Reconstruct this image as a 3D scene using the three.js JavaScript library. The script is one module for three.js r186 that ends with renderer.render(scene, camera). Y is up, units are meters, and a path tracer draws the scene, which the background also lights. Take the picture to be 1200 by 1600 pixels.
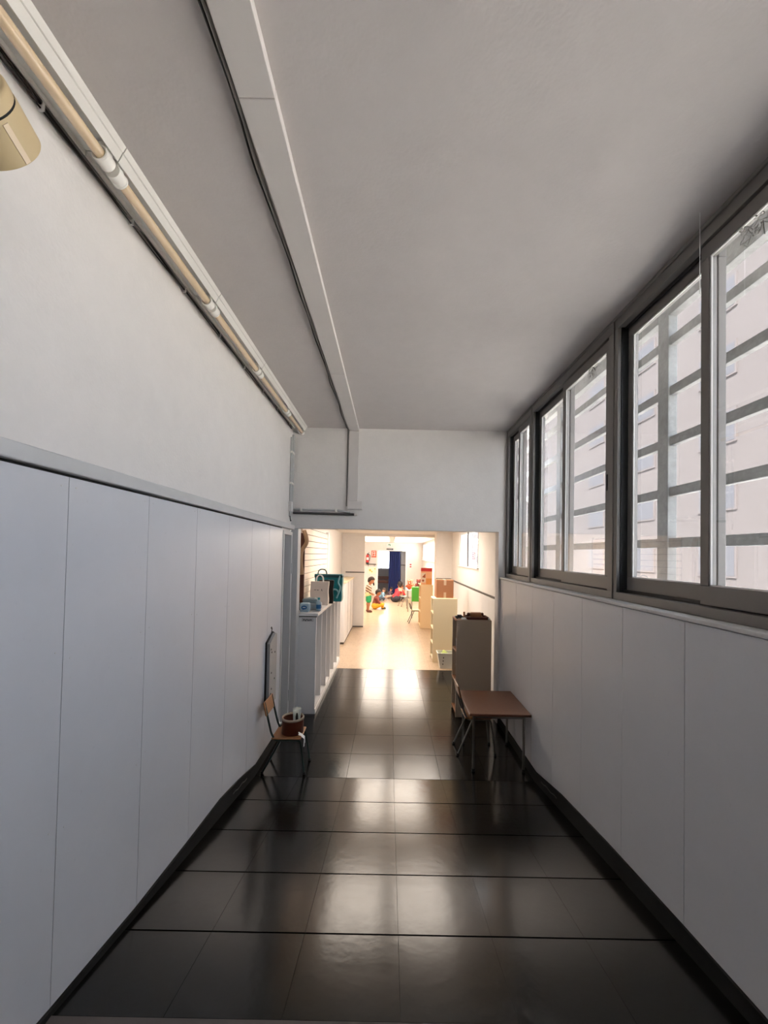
import * as THREE from 'three';
import { mergeGeometries, mergeVertices } from 'three/addons/utils/BufferGeometryUtils.js';
import { RoundedBoxGeometry } from 'three/addons/geometries/RoundedBoxGeometry.js';
import { MarchingCubes } from 'three/addons/objects/MarchingCubes.js';
import { RectAreaLightUniformsLib } from 'three/addons/lights/RectAreaLightUniformsLib.js';

// ------------------------------------------------------------------ camera, sky, light, exposure
const scene = new THREE.Scene();
const EYE = 1.9;                                   // above the lower floor; the camera stands on the upper landing
const camera = new THREE.PerspectiveCamera(2 * Math.atan(800 / 620) * 180 / Math.PI, 0.75, 0.05, 200);
camera.position.set(0, EYE, 0);
camera.rotation.order = 'YXZ';
camera.rotation.set(Math.atan(13 / 620), 0, 0.0195);
camera.setViewOffset(1200, 1600, -10, -53, 1200, 1600);
scene.add(camera);
const renderer = new THREE.WebGLRenderer({ antialias: true });
renderer.toneMapping = THREE.LinearToneMapping;
renderer.toneMappingExposure = 5.4;
renderer.shadowMap.enabled = true;
RectAreaLightUniformsLib.init();
scene.background = new THREE.Color().setRGB(1.28, 1.45, 1.72);      // bright hazy sky
const sun = new THREE.DirectionalLight(new THREE.Color().setRGB(1, 0.97, 0.93), 18);   // high sun from behind the left side, over the roof
sun.position.set(-16, 24, 17); sun.castShadow = true; sun.shadow.mapSize.set(4096, 4096);
Object.assign(sun.shadow.camera, { left: -30, right: 30, top: 30, bottom: -30, near: 1, far: 80 });
scene.add(sun, sun.target);
const LAMP = 0.88;                                    // radiance of the classroom's ceiling panels

// ------------------------------------------------------------------ helpers
let seed = 7;
const rnd = () => { seed = (seed * 1664525 + 1013904223) >>> 0; return seed / 4294967296; };
const rr = (a, b) => a + (b - a) * rnd();
const V = (x, y, z) => new THREE.Vector3(x, y, z);
const used = new Map();
const numbered = (n) => { const k = used.get(n) ?? 0; used.set(n, k + 1); return k ? n + '_' + String(k).padStart(3, '0') : n; };
function boxUV(g) {
  const p = g.attributes.position, n = g.attributes.normal, uv = new Float32Array(p.count * 2);
  for (let i = 0; i < p.count; i++) {
    const ax = Math.abs(n.getX(i)), ay = Math.abs(n.getY(i)), az = Math.abs(n.getZ(i));
    const a = ax >= ay && ax >= az ? [p.getZ(i), p.getY(i)] : ay >= az ? [p.getX(i), p.getZ(i)] : [p.getX(i), p.getY(i)];
    uv[2 * i] = a[0]; uv[2 * i + 1] = a[1];
  }
  g.setAttribute('uv', new THREE.BufferAttribute(uv, 2));
  return g;
}
function clean(g, keepUV) {
  g = g.index ? g.toNonIndexed() : g;
  for (const k of Object.keys(g.attributes)) if (!['position', 'normal', 'uv', 'color'].includes(k)) g.deleteAttribute(k);
  if (!g.attributes.normal) g.computeVertexNormals();
  return keepUV ? g : boxUV(g);
}
function geo(list, keepUV) { const a = [].concat(list).map((g) => clean(g, keepUV)); return a.length === 1 ? a[0] : mergeGeometries(a); }
function mesh(name, list, mat, parent = scene, keepUV = false) {
  const m = new THREE.Mesh(list.isBufferGeometry && list.userData.ready ? list : geo(list, keepUV), mat);
  m.name = parent === scene ? numbered(name) : name;
  m.castShadow = m.receiveShadow = true;
  parent.add(m);
  return m;
}
function tag(o, label, category, group) { o.userData.label = label; o.userData.category = category; if (group) o.userData.group = group; return o; }
function struct(o, label) { o.userData.kind = 'structure'; if (label) o.userData.label = label; return o; }
function thing(name, label, category, [x, y, z] = [0, 0, 0], turn = 0, group) {
  const o = new THREE.Group(); o.name = numbered(name); o.position.set(x, y, z); o.rotation.y = turn; scene.add(o);
  return tag(o, label, category, group);
}
function shell(name, label) { const o = new THREE.Group(); o.name = numbered(name); scene.add(o); return struct(o, label); }
// box between two corners
const bx = (x0, x1, y0, y1, z0, z1) => new THREE.BoxGeometry(Math.abs(x1 - x0), Math.abs(y1 - y0), Math.abs(z1 - z0)).translate((x0 + x1) / 2, (y0 + y1) / 2, (z0 + z1) / 2);
const rbx = (x0, x1, y0, y1, z0, z1, r = 0.004, s = 2) => new RoundedBoxGeometry(Math.abs(x1 - x0), Math.abs(y1 - y0), Math.abs(z1 - z0), s, r).translate((x0 + x1) / 2, (y0 + y1) / 2, (z0 + z1) / 2);
const path = (pts, t = 0.5) => new THREE.CatmullRomCurve3(pts.map((p) => V(...p)), false, 'catmullrom', t);
const tube = (pts, r, n = 24, s = 8) => new THREE.TubeGeometry(path(pts), n, r, s);
function poly(pts, r, s = 8) {                     // bars joined by rounded bends
  const c = new THREE.CurvePath(), v = pts.map((p) => V(...p));
  let a = v[0];
  for (let i = 1; i < v.length; i++) {
    if (i === v.length - 1) { c.add(new THREE.LineCurve3(a, v[i])); break; }
    const b = Math.min(0.035, v[i].distanceTo(v[i - 1]) * 0.4, v[i].distanceTo(v[i + 1]) * 0.4);
    const p = v[i].clone().lerp(v[i - 1], b / v[i].distanceTo(v[i - 1])), q = v[i].clone().lerp(v[i + 1], b / v[i].distanceTo(v[i + 1]));
    c.add(new THREE.LineCurve3(a, p)); c.add(new THREE.QuadraticBezierCurve3(p, v[i], q)); a = q;
  }
  return new THREE.TubeGeometry(c, 16 * v.length, r, s);
}
function bar(a, b, r, s = 10) {                    // straight round bar
  const A = V(...a), B = V(...b), g = new THREE.CylinderGeometry(r, r, A.distanceTo(B), s);
  g.applyQuaternion(new THREE.Quaternion().setFromUnitVectors(V(0, 1, 0), B.clone().sub(A).normalize()));
  return g.translate((A.x + B.x) / 2, (A.y + B.y) / 2, (A.z + B.z) / 2);
}
// polygon in the z-y plane, given thickness along x
function sideprism(pts, x0, x1) {
  const s = new THREE.Shape(pts.map(([z, y]) => new THREE.Vector2(z, y)));
  const g = new THREE.ExtrudeGeometry(s, { depth: Math.abs(x1 - x0), bevelEnabled: false });
  g.applyMatrix4(new THREE.Matrix4().makeBasis(V(0, 0, 1), V(0, 1, 0), V(-1, 0, 0)));   // shape x -> z, depth -> -x
  return g.translate(Math.max(x0, x1), 0, 0);
}

// ------------------------------------------------------------------ textures
function noise2(n, cells, sd) {                    // tiling value noise
  const g = new Float32Array(cells * cells); let s = sd >>> 0;
  for (let i = 0; i < g.length; i++) { s = (s * 1664525 + 1013904223) >>> 0; g[i] = s / 4294967296; }
  const o = new Float32Array(n * n), f = (t) => t * t * (3 - 2 * t);
  for (let y = 0; y < n; y++) for (let x = 0; x < n; x++) {
    const u = x / n * cells, v = y / n * cells, i = Math.floor(u), j = Math.floor(v), a = f(u - i), b = f(v - j);
    const q = (ii, jj) => g[(jj % cells) * cells + ii % cells];
    o[y * n + x] = (q(i, j) * (1 - a) + q(i + 1, j) * a) * (1 - b) + (q(i, j + 1) * (1 - a) + q(i + 1, j + 1) * a) * b;
  }
  return o;
}
function fbm(n, list, sd) {
  const o = new Float32Array(n * n); let w = 0;
  list.forEach(([c, a], k) => { const l = noise2(n, c, sd + k * 77); for (let i = 0; i < o.length; i++) o[i] += l[i] * a; w += a; });
  for (let i = 0; i < o.length; i++) o[i] /= w;
  return o;
}
function tex(n, fn, metres, color = true) {
  const d = new Uint8Array(n * n * 4);
  for (let y = 0; y < n; y++) for (let x = 0; x < n; x++) { const c = fn(x, y, y * n + x), i = 4 * (y * n + x); for (let k = 0; k < 3; k++) d[i + k] = Math.max(0, Math.min(255, (c.length ? c[k] : c) * 255)); d[i + 3] = 255; }
  const t = new THREE.DataTexture(d, n, n); t.magFilter = THREE.LinearFilter; t.minFilter = THREE.LinearMipmapLinearFilter; t.generateMipmaps = true;
  t.wrapS = t.wrapT = THREE.RepeatWrapping; t.repeat.set(1 / metres, 1 / metres);
  if (color) t.colorSpace = THREE.SRGBColorSpace;
  t.needsUpdate = true;
  return t;
}
const N = 256;
const fine = fbm(N, [[128, 1], [64, 0.7]], 11), coarse = fbm(N, [[4, 1], [9, 0.6], [20, 0.4]], 23), mid = fbm(N, [[16, 1], [40, 0.8], [100, 0.5]], 31);
const plasterMap = tex(N, (x, y, i) => 0.955 + 0.025 * (mid[i] - 0.5) + 0.016 * (coarse[i] - 0.5), 1.6);
const plasterBump = tex(N, (x, y, i) => 0.5 * fine[i] + 0.5 * mid[i], 0.7, false);
const laminateMap = tex(N, (x, y, i) => { const v = 0.96 + 0.025 * (coarse[i] - 0.5); return fine[i] > 0.93 ? v - 0.03 : v; }, 1.3);
const laminateRough = tex(N, (x, y, i) => 0.8 + 0.2 * mid[i], 0.9, false);
const rubberMap = tex(N, (x, y, i) => { let v = 0.82 + 0.12 * (coarse[i] - 0.5) + 0.08 * (fine[i] - 0.5); if (mid[i] > 0.74) v += 0.08; return v; }, 1.1);
const rubberRough = tex(N, (x, y, i) => 0.72 + 0.28 * (0.6 * mid[i] + 0.4 * coarse[i]), 0.8, false);
const rubberBump = tex(N, (x, y, i) => 0.6 * mid[i] + 0.4 * coarse[i], 1.0, false);
const terrazzoMap = tex(N, (x, y, i) => { const k = mid[(i * 7) % (N * N)], f = fine[i]; let v = [0.86, 0.8, 0.72]; if (f > 0.68) v = [0.72, 0.62, 0.54]; else if (f < 0.3) v = [0.93, 0.9, 0.85]; const q = 1 + 0.08 * (coarse[i] - 0.5); return v.map((c) => c * q + 0.02 * (k - 0.5)); }, 0.55);
const grain = (a, b, sd, m) => { const l = noise2(N, 6, sd), h = noise2(N, 64, sd + 5); return tex(N, (x, y, i) => { const t = 0.5 + 0.5 * Math.sin((y / N * 26 + 3 * l[i]) * Math.PI * 2) * 0.35 + 0.3 * (h[i] - 0.5); return a.map((c, k) => c + (b[k] - c) * t); }, m); };
const tableMap = grain([0.56, 0.4, 0.31], [0.48, 0.33, 0.25], 41, 0.5);
const seatMap = grain([0.74, 0.56, 0.4], [0.64, 0.46, 0.31], 43, 0.35);
const boxwoodMap = grain([0.5, 0.27, 0.16], [0.36, 0.18, 0.1], 47, 0.2);
const screenMap = tex(N, (x, y, i) => { const h = ((x >> 1) + ((y >> 1) & 1)) & 1; return [0.95, 0.945, 0.94].map((c) => c * (h ? 1 : 0.86) + 0.05 * (mid[i] - 0.5)); }, 0.4);
const galvanMap = tex(N, (x, y, i) => 0.62 + 0.16 * (mid[i] - 0.5) + 0.1 * (coarse[i] - 0.5), 0.5);
function canvas(w, h, draw) {
  const c = document.createElement('canvas'); c.width = w; c.height = h; draw(c.getContext('2d'), w, h);
  const t = new THREE.CanvasTexture(c); t.colorSpace = THREE.SRGBColorSpace; return t;
}

// ------------------------------------------------------------------ materials
const rgb = (h) => new THREE.Color(h);
const std = (color, roughness = 0.6, extra = {}) => new THREE.MeshPhysicalMaterial({ color: rgb(color), roughness, ...extra });
const M = {
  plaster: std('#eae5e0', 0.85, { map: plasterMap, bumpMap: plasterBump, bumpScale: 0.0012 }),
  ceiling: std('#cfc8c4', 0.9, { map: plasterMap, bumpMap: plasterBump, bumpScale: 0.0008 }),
  panel: std('#dbdbde', 0.36, { map: laminateMap, roughnessMap: laminateRough }),
  trimWhite: std('#d3d2d0', 0.5, { map: laminateMap }),
  dark: std('#1b1a19', 0.7),
  rubber: std('#131211', 0.2, { map: rubberMap, roughnessMap: rubberRough, bumpMap: rubberBump, bumpScale: 0.0006, specularIntensity: 1 }),
  underlay: std('#1a1817', 0.6),
  baseboard: std('#0b0b0b', 0.8),
  nosing: std('#5d5450', 0.4),
  scuff: std('#4b4743', 0.5),
  terrazzo: std('#e6d8c8', 0.3, { map: terrazzoMap }),
  grout: std('#9c8d7c', 0.8),
  aluminium: std('#75706b', 0.42),
  nearBlack: std('#171615', 0.6),
  glass: new THREE.MeshPhysicalMaterial({ color: 0xffffff, roughness: 0, transmission: 1, thickness: 0, ior: 1.52 }),
  frosted: new THREE.MeshPhysicalMaterial({ color: rgb('#dfe9e8'), roughness: 0.75, transmission: 0.9, thickness: 0, ior: 1.5 }),
  addedBlind: new THREE.MeshPhysicalMaterial({ color: rgb('#d8d0c4'), roughness: 0.95, transmission: 0.35, thickness: 0, side: THREE.DoubleSide }),
  screen: new THREE.MeshPhysicalMaterial({ color: rgb('#4c4d51'), map: screenMap, roughness: 0.9, transparent: true, opacity: 0.35, side: THREE.DoubleSide }),
  galvan: std('#cfd0cc', 0.55, { map: galvanMap }),
  paving: std('#c9c5bf', 0.9),
  duct: std('#d6d4d0', 0.5),
  trunk: std('#cfc9c4', 0.55),
  lightMetal: std('#dcd8d0', 0.4),
  tubeGlass: std('#dcc3a0', 0.16, { clearcoat: 0.6 }),
  holder: std('#e9e5dc', 0.35),
  cable: std('#2a2622', 0.6),
  cableGrey: std('#8c8883', 0.6),
  beige: std('#cdb68c', 0.5),
  pipe: std('#b9bab8', 0.5),
  rod: std('#3d3c3b', 0.4),
  door: std('#a4a3a3', 0.5),
  cream: std('#eeddb9', 0.5),
  greige: std('#b9a690', 0.55),
  shelfWood: std('#d9c0a8', 0.55, { map: seatMap }),
  darkWood: std('#c8a890', 0.6, { map: boxwoodMap }),
  whiteLam: std('#e6e3e1', 0.4),
  warmWall: std('#f5eee6', 0.8, { map: plasterMap }),
  darkLine: std('#55504b', 0.6),
  tableTop: std('#e0cfc2', 0.33, { map: tableMap }),
  seatWood: std('#ecdccb', 0.4, { map: seatMap }),
  greenSteel: std('#33453f', 0.35, { metalness: 0.2 }),
  chrome: std('#9b9791', 0.28, { metalness: 0.9 }),
  boxWood: std('#e8d2c4', 0.5, { map: boxwoodMap }),
  card: std('#a9714c', 0.85),
  tape: std('#c9ab8c', 0.35),
  white: std('#efefec', 0.6),
  plasticWhite: std('#e6e4dc', 0.4),
  teal: std('#1c8a94', 0.3),
  tealDark: std('#0d4f58', 0.4),
  tealPale: std('#9ed3de', 0.4),
  navy: std('#1b2a63', 0.8, { sheen: 0.3, sheenColor: rgb('#4a5ca0') }),
  black: std('#151518', 0.5),
  red: std('#cf2f2c', 0.45),
  green: std('#4fae3e', 0.45),
  exitGreen: std('#1e8a58', 0.5),
  yellow: std('#e5ad2b', 0.6),
  kraft: std('#e6d7cb', 0.8),
  pack: std('#9fb7c6', 0.4),
  packGrey: std('#a9b0b2', 0.45),
  blueLogo: std('#1c5f94', 0.4),
  pinkShelf: std('#f0dccb', 0.5),
  greyWall: std('#a3a3a6', 0.8),
  greyDoor: std('#85868a', 0.5),
};

// ------------------------------------------------------------------ heights along the ramp
const KINK = -3.4, LAND = -1.366, SL = 0.16, ZE = -4.56, CE = 3.345, XL = -1.12, XR = 1.27, BACK = 2.6;
const LANDY = SL * (LAND - KINK);
const floorY = (z) => (z <= KINK ? 0 : z >= LAND ? LANDY : SL * (z - KINK));

// ------------------------------------------------------------------ FLOOR
const floor = shell('floor', 'black rubber sheet floor with a ramp and pale terrazzo beyond');
const slab = (pts) => sideprism(pts, -1.3, 1.45);
mesh('underlay', [slab([[-6.6, -0.2], [KINK, -0.2], [BACK, -0.2], [BACK, LANDY - 0.006], [LAND, LANDY - 0.006], [KINK, -0.006], [-6.6, -0.006]])], M.underlay, floor);
{
  const cols = [-1.12, -0.735, -0.335, 0.066, 0.466, 0.868, 1.27];
  const rowsFlat = [-6.594, -6.14, -5.68, -5.212, -4.637, -4.206, -3.807, KINK], rowsRamp = [KINK, -2.967, -2.551, -2.139, -1.739, LAND];
  const tile = (x0, x1, z0, z1, gx, gz) => {
    const y0 = floorY(z0 + gz), y1 = floorY(z1 - gz);
    return mesh('tile', [tilePrism(x0 + gx, x1 - gx, z0 + gz, z1 - gz, y0, y1)], M.rubber, floor);
  };
  function tilePrism(x0, x1, z0, z1, y0, y1) { return sideprism([[z0, y0 - 0.0055], [z1, y1 - 0.0055], [z1, y1], [z0, y0]], x0, x1); }
  for (let r = 0; r + 1 < rowsFlat.length; r++) for (let c = 0; c + 1 < cols.length; c++) tile(cols[c], cols[c + 1], rowsFlat[r], rowsFlat[r + 1], 0.0012, 0.0018);
  for (let r = 0; r + 1 < rowsRamp.length; r++) for (let c = 0; c + 1 < cols.length; c++) tile(cols[c], cols[c + 1], rowsRamp[r], rowsRamp[r + 1], c === 2 || c === 1 ? 0.001 : 0.0004, 0.0045);
  mesh('landing_sheet', [bx(-1.12, 1.27, LANDY - 0.0055, LANDY, LAND + 0.03, BACK)], M.rubber, floor);
  mesh('nosing', [bx(-1.12, 1.27, LANDY - 0.0055, LANDY + 0.003, LAND, LAND + 0.03)], M.nosing, floor).userData.label = 'pale metal edge strip at the top of the ramp';
  // terrazzo of the classroom
  mesh('screed', [bx(-2.1, 1.6, -0.2, -0.002, -21.5, -6.6)], M.grout, floor);
  for (let i = 0; i < 27; i++) for (let j = 0; j < 9; j++) {
    const z1 = -6.6 - i * 0.425, z0 = z1 - 0.425, x0 = -2.1 + j * 0.4, x1 = Math.min(1.45, x0 + 0.4);
    mesh('terrazzo_tile', [bx(x0 + 0.001, x1 - 0.001, -0.002, 0, z0 + 0.001, z1 - 0.001)], M.terrazzo, floor);
  }
  mesh('terrazzo_sheet', [bx(-2.1, 1.6, -0.002, 0, -21.5, -18.075)], M.terrazzo, floor);
}

// ------------------------------------------------------------------ CEILING
struct(mesh('added_eave', [bx(1.3, 1.76, 3.66, 3.78, -18.2, BACK + 0.12), bx(1.3, 1.44, CE + 0.15, 3.66, -18.2, BACK + 0.12)], M.plaster), 'flat roof edge added above the windows to shade the screen');  // unseen eave, added to keep the sun off the screen outside
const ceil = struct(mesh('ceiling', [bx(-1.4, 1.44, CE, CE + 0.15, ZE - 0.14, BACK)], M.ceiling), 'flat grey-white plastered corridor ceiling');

// ------------------------------------------------------------------ LEFT WALL with wainscot
const wallL = shell('wall_left', 'white plastered wall above tall pale grey wainscot panels');
mesh('plaster', [bx(-1.4, -1.15, 0, CE, -4.13, BACK), bx(-1.4, -1.15, 2.13, CE, ZE, -4.13), bx(-1.4, -1.15, 0, 2.13, ZE, -4.5)], M.plaster, wallL);
const wainscot = (zs, x0, x1, top, parent) => {
  for (let i = 0; i + 1 < zs.length; i++) {
    const a = zs[i + 1] + 0.0015, b = zs[i] - 0.0015;      // a further, b nearer
    const pts = [[a, floorY(a)]];
    for (const k of [KINK, LAND]) if (k > a && k < b) pts.push([k, floorY(k)]);
    pts.push([b, floorY(b)], [b, top], [a, top]);
    mesh('panel', [sideprism(pts, x0, x1)], M.panel, parent);
    const nails = [a + 0.03, b - 0.03].flatMap((z) => [top - 0.03, top - 0.62, top - 1.2].filter((y) => y > floorY(z) + 0.25).map((y) => new THREE.CylinderGeometry(0.003, 0.003, 0.002, 8).rotateZ(Math.PI / 2).translate(parent === wallL ? x1 : x0, y + rr(-0.02, 0.02), z)));
    mesh('panel_pins', nails, M.duct, parent).userData.kind = 'stuff';
  }
};
{ const seams = []; for (let k = -8; k <= 6; k++) seams.push(-1.374 - 0.459 * k); const zs = seams.filter((z) => z < BACK && z >= -4.13).sort((a, b) => b - a); zs[zs.length - 1] = -4.13; wainscot([BACK, ...zs], -1.149, XL, 2.146, wallL); }
struct(mesh('trim_1', [rbx(-1.15, -1.104, 2.158, 2.212, ZE + 0.003, BACK, 0.006)], M.trimWhite), 'white capping strip along the top of the left wainscot');
mesh('shade_strip', [bx(-1.15, -1.135, 2.146, 2.158, -4.13, BACK)], M.dark, wallL);  // dark strip paints the shade in the gap under the capping
// wall plate at the left edge
{
  const t = thing('socket_plate', 'small white round-faced socket plate on the left wainscot at the photo edge', 'socket', [XL, 1.925, -1.083]);
  mesh('plate', [rbx(0, 0.012, -0.04, 0.04, -0.04, 0.04, 0.004)], M.plasticWhite, t);
  mesh('face_ring', [new THREE.TorusGeometry(0.024, 0.003, 8, 28).rotateY(Math.PI / 2).translate(0.013, 0, 0)], M.dark, t);
}
// baseboards: irregular black vinyl strips
const strip = (name, top, x0, x1) => {
  const zs = top.map((p) => p[0]), lo = [];
  for (const z of [BACK, LAND, KINK, ZE - 0.0]) lo.push([z, floorY(z)]);
  const pts = [...top, ...lo.reverse()];
  return struct(mesh(name, [sideprism(pts, x0, x1)], M.baseboard), 'black vinyl baseboard following the ramp');
};
const topL = [[BACK, LANDY + 0.075], [-1.25, LANDY + 0.04], [-1.374, 0.345], [-1.825, 0.285], [-2.27, 0.252], [-2.72, 0.226], [-3.05, 0.17], [-3.44, 0.082], [ZE, 0.08]];
strip('baseboard_left', topL, XL, XL + 0.012);
const topR = [[BACK, LANDY + 0.075], [-1.346, 0.397], [-1.71, 0.358], [-2.29, 0.287], [-2.9, 0.195], [-3.39, 0.087], [ZE, 0.082]];
strip('baseboard_right', topR, XR - 0.012, XR);
// scuffed pale patches on the baseboards
for (const [x, z0, z1, y0, y1] of [[XL + 0.012, -2.92, -3.2, 0.06, 0.1], [XR - 0.012, -2.95, -3.25, 0.1, 0.06]]) {
  const pts = []; for (let k = 0; k <= 6; k++) { const z = z0 + (z1 - z0) * k / 6; pts.push([x, floorY(z) + 0.06 + 0.005 * Math.sin(k * 2.1), z]); }
  const s = mesh('chipped_edge', [new THREE.TubeGeometry(path(pts), 18, 0.004, 5)], M.scuff, scene);
  tag(s, x < 0 ? 'pale chipped streak on the black baseboard near the wooden chair' : 'pale chipped streak on the black baseboard near the low table', 'scuff');
}

// doorway in the left wall beside the opening
{
  const d = shell('door_1', 'grey door in a white frame at the end of the left wall');
  mesh('leaf', [bx(-1.23, -1.19, 0.01, 2.09, -4.47, -4.16)], M.door, d);
  mesh('frame', [rbx(-1.19, -1.112, 0.0, 2.13, -4.5, -4.462, 0.004), rbx(-1.19, -1.112, 0.0, 2.13, -4.165, -4.131, 0.004), rbx(-1.19, -1.112, 2.09, 2.13, -4.462, -4.165, 0.004)], M.trimWhite, d);
  for (const y of [1.72, 0.3]) mesh('hinge', [bar([-1.108, y - 0.06, -4.478], [-1.108, y + 0.06, -4.478], 0.008)], M.pipe, d);
}

// ------------------------------------------------------------------ END WALL (header and jambs of the wide opening)
const endW = shell('wall_far', 'grey-white wall with a wide square opening to the classroom');
mesh('header', [bx(-1.15, 1.44, 2.18, CE, ZE - 0.14, ZE)], M.plaster, endW);
mesh('jamb', [rbx(-1.15, -1.062, 0, 2.18, ZE - 0.14, ZE + 0.002, 0.006)], M.trimWhite, endW);
mesh('jamb', [bx(1.245, 1.44, 0, 2.18, ZE - 0.14, ZE)], M.plaster, endW);

// ------------------------------------------------------------------ BACK WALL behind the camera
struct(mesh('wall_back', [bx(-1.4, 1.44, 0, CE, BACK, BACK + 0.12)], M.plaster), 'plain white wall at the near end of the corridor');

// ------------------------------------------------------------------ RIGHT WALL and windows
const wallR = shell('wall_right', 'pale grey wainscot panels below a row of sliding windows');
mesh('parapet', [bx(1.3, 1.44, 0, 1.655, ZE, BACK)], M.plaster, wallR);
{ const seams = []; for (let k = -9; k <= 6; k++) seams.push(-1.709 - 0.456 * k); const zs = seams.filter((z) => z < BACK && z > ZE + 0.02).sort((a, b) => b - a); wainscot([BACK, ...zs, ZE + 0.002], XR, 1.299, 1.636, wallR); }
struct(mesh('trim_2', [rbx(1.258, 1.33, 1.64, 1.66, ZE + 0.002, BACK, 0.005)], M.trimWhite), 'narrow pale sill strip along the top of the right wainscot');
const units = [[-4.555, -3.765], [-3.765, -2.375], [-2.375, -0.985], [-0.985, 0.405], [0.405, 1.795]];
units.forEach(([za, zb], i) => {
  const w = shell('window_' + (i + 1), ['narrow grey aluminium sliding window by the end wall', 'grey aluminium two-sash sliding window in the middle of the row', 'large grey aluminium sliding window nearest in view', 'grey aluminium sliding window beside the camera', 'last grey aluminium sliding window behind the camera'][i]);
  const f = 0.05, x0 = 1.325, x1 = 1.435, yb = 1.66, yt = CE - 0.002;
  mesh('frame', [rbx(x0, x1, yb, yb + 0.045, za, zb, 0.003), rbx(x0, x1, yt - 0.075, yt, za, zb, 0.003), rbx(x0, x1, yb + 0.045, yt - 0.075, za, za + f, 0.003), rbx(x0, x1, yb + 0.045, yt - 0.075, zb - f, zb, 0.003),
    rbx(x0 - 0.008, x0 + 0.01, yt - 0.02, yt, za, zb, 0.003), rbx(x0 - 0.006, x0 + 0.004, yb + 0.002, yt, za - 0.0, za + 0.016, 0.002)], M.aluminium, w);
  mesh('track', [bx(x0 + 0.038, x0 + 0.044, yb + 0.045, yb + 0.062, za + f, zb - f), bx(x0 + 0.038, x0 + 0.044, yt - 0.095, yt - 0.075, za + f, zb - f), bx(x0 + 0.02, x1 - 0.002, yb + 0.045, yt - 0.075, za + f, za + f + 0.006), bx(x0 + 0.02, x1 - 0.002, yb + 0.045, yt - 0.075, zb - f - 0.006, zb - f)], M.nearBlack, w);  // dark uprights colour in the deep shade between frame and sash
  const zm = za + (zb - za) * 0.485, y0 = yb + 0.052, y1 = yt - 0.08;
  const sash = (a, b, x, st) => {
    const s = mesh('sash', [rbx(x, x + 0.034, y0, y0 + 0.08, a, b, 0.003), rbx(x, x + 0.034, y1 - 0.062, y1, a, b, 0.003), rbx(x, x + 0.034, y0 + 0.08, y1 - 0.062, a, a + st, 0.003), rbx(x, x + 0.034, y0 + 0.08, y1 - 0.062, b - st, b, 0.003)], M.aluminium, w);
    mesh('pane', [bx(x + 0.016, x + 0.0165, y0 + 0.078, y1 - 0.06, a + st - 0.002, b - st + 0.002)], M.glass, s);
    mesh('glazing_bead', [bx(x + 0.004, x + 0.012, y0 + 0.08, y0 + 0.086, a + st, b - st), bx(x + 0.004, x + 0.012, y1 - 0.068, y1 - 0.062, a + st, b - st), bx(x + 0.004, x + 0.012, y0 + 0.08, y1 - 0.062, a + st, a + st + 0.006)], M.duct, s);
    return s;
  };
  sash(za + f + 0.012, zm + 0.03, x0 + 0.055, 0.042);           // further leaf on the outer track
  const near = sash(zm - 0.012, zb - f - 0.004, x0 + 0.012, 0.046);   // nearer leaf on the inner track
  mesh('latch', [rbx(x0 + 0.004, x0 + 0.014, 2.32, 2.42, zb - f - 0.03, zb - f - 0.015, 0.003)], M.nearBlack, near);
});
mesh('end_post', [bx(1.325, 1.435, 1.66, CE, 1.795, BACK)], M.aluminium, wallR);

// outside: galvanised frame with white perforated screen, soffit and paving
{
  const t = thing('screen_fence', 'perforated mesh screen on a grey bar frame outside the windows', 'fence', [1.8, 0, 0]);
  const postsZ = [-5.8, -4.2, -2.585, -0.97, 0.645, 2.26];
  for (const z of postsZ) mesh('post', [rbx(-0.03, 0.03, 0, 3.62, z - 0.05, z + 0.05, 0.005)], M.galvan, t);
  for (let i = 0; i + 1 < postsZ.length; i++) {
    for (let k = 0; k < 10; k++) mesh('rail', [rbx(-0.02, 0.02, 0.375 + k * 0.3265 - 0.03, 0.375 + k * 0.3265 + 0.03, postsZ[i] + 0.05, postsZ[i + 1] - 0.05, 0.004)], M.galvan, t);
    mesh('top_rail', [rbx(-0.03, 0.03, 3.48, 3.62, postsZ[i] + 0.05, postsZ[i + 1] - 0.05, 0.004)], M.galvan, t);
    mesh('screen_panel', [bx(0.045, 0.0455, 0.05, 3.6, postsZ[i] + 0.004, postsZ[i + 1] - 0.004)], M.screen, t);
  }
  const nb = thing('neighbour_building', 'neighbouring building, darkened and heightened to hide the sky, glimpsed through the perforated screen', 'building', [14, 0, -45]);
  mesh('facade', [bx(0, 5, 0, 17, -34, 34)], std('#3d3837', 0.9), nb);  // facade made dark and tall to mask the bright sky behind the windows
  for (let i = 0; i < 12; i++) for (let k = 0; k < 5; k++) { const w = mesh('window', [bx(-0.06, 0, 1.2 + k * 2.8, 2.6 + k * 2.8, -28 + i * 5, -26 + i * 5)], std('#423c3b', 0.8), nb); mesh('pane', [bx(-0.07, -0.06, 1.28 + k * 2.8, 2.52 + k * 2.8, -27.92 + i * 5, -26.08 + i * 5)], std('#343438', 0.7), w); }
  struct(mesh('paving', [bx(1.6, 40, -0.2, -0.01, -50, 40), bx(-40, -2.2, -0.2, -0.01, -50, 40)], M.paving), 'pale paving outside the windows');
}

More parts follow.
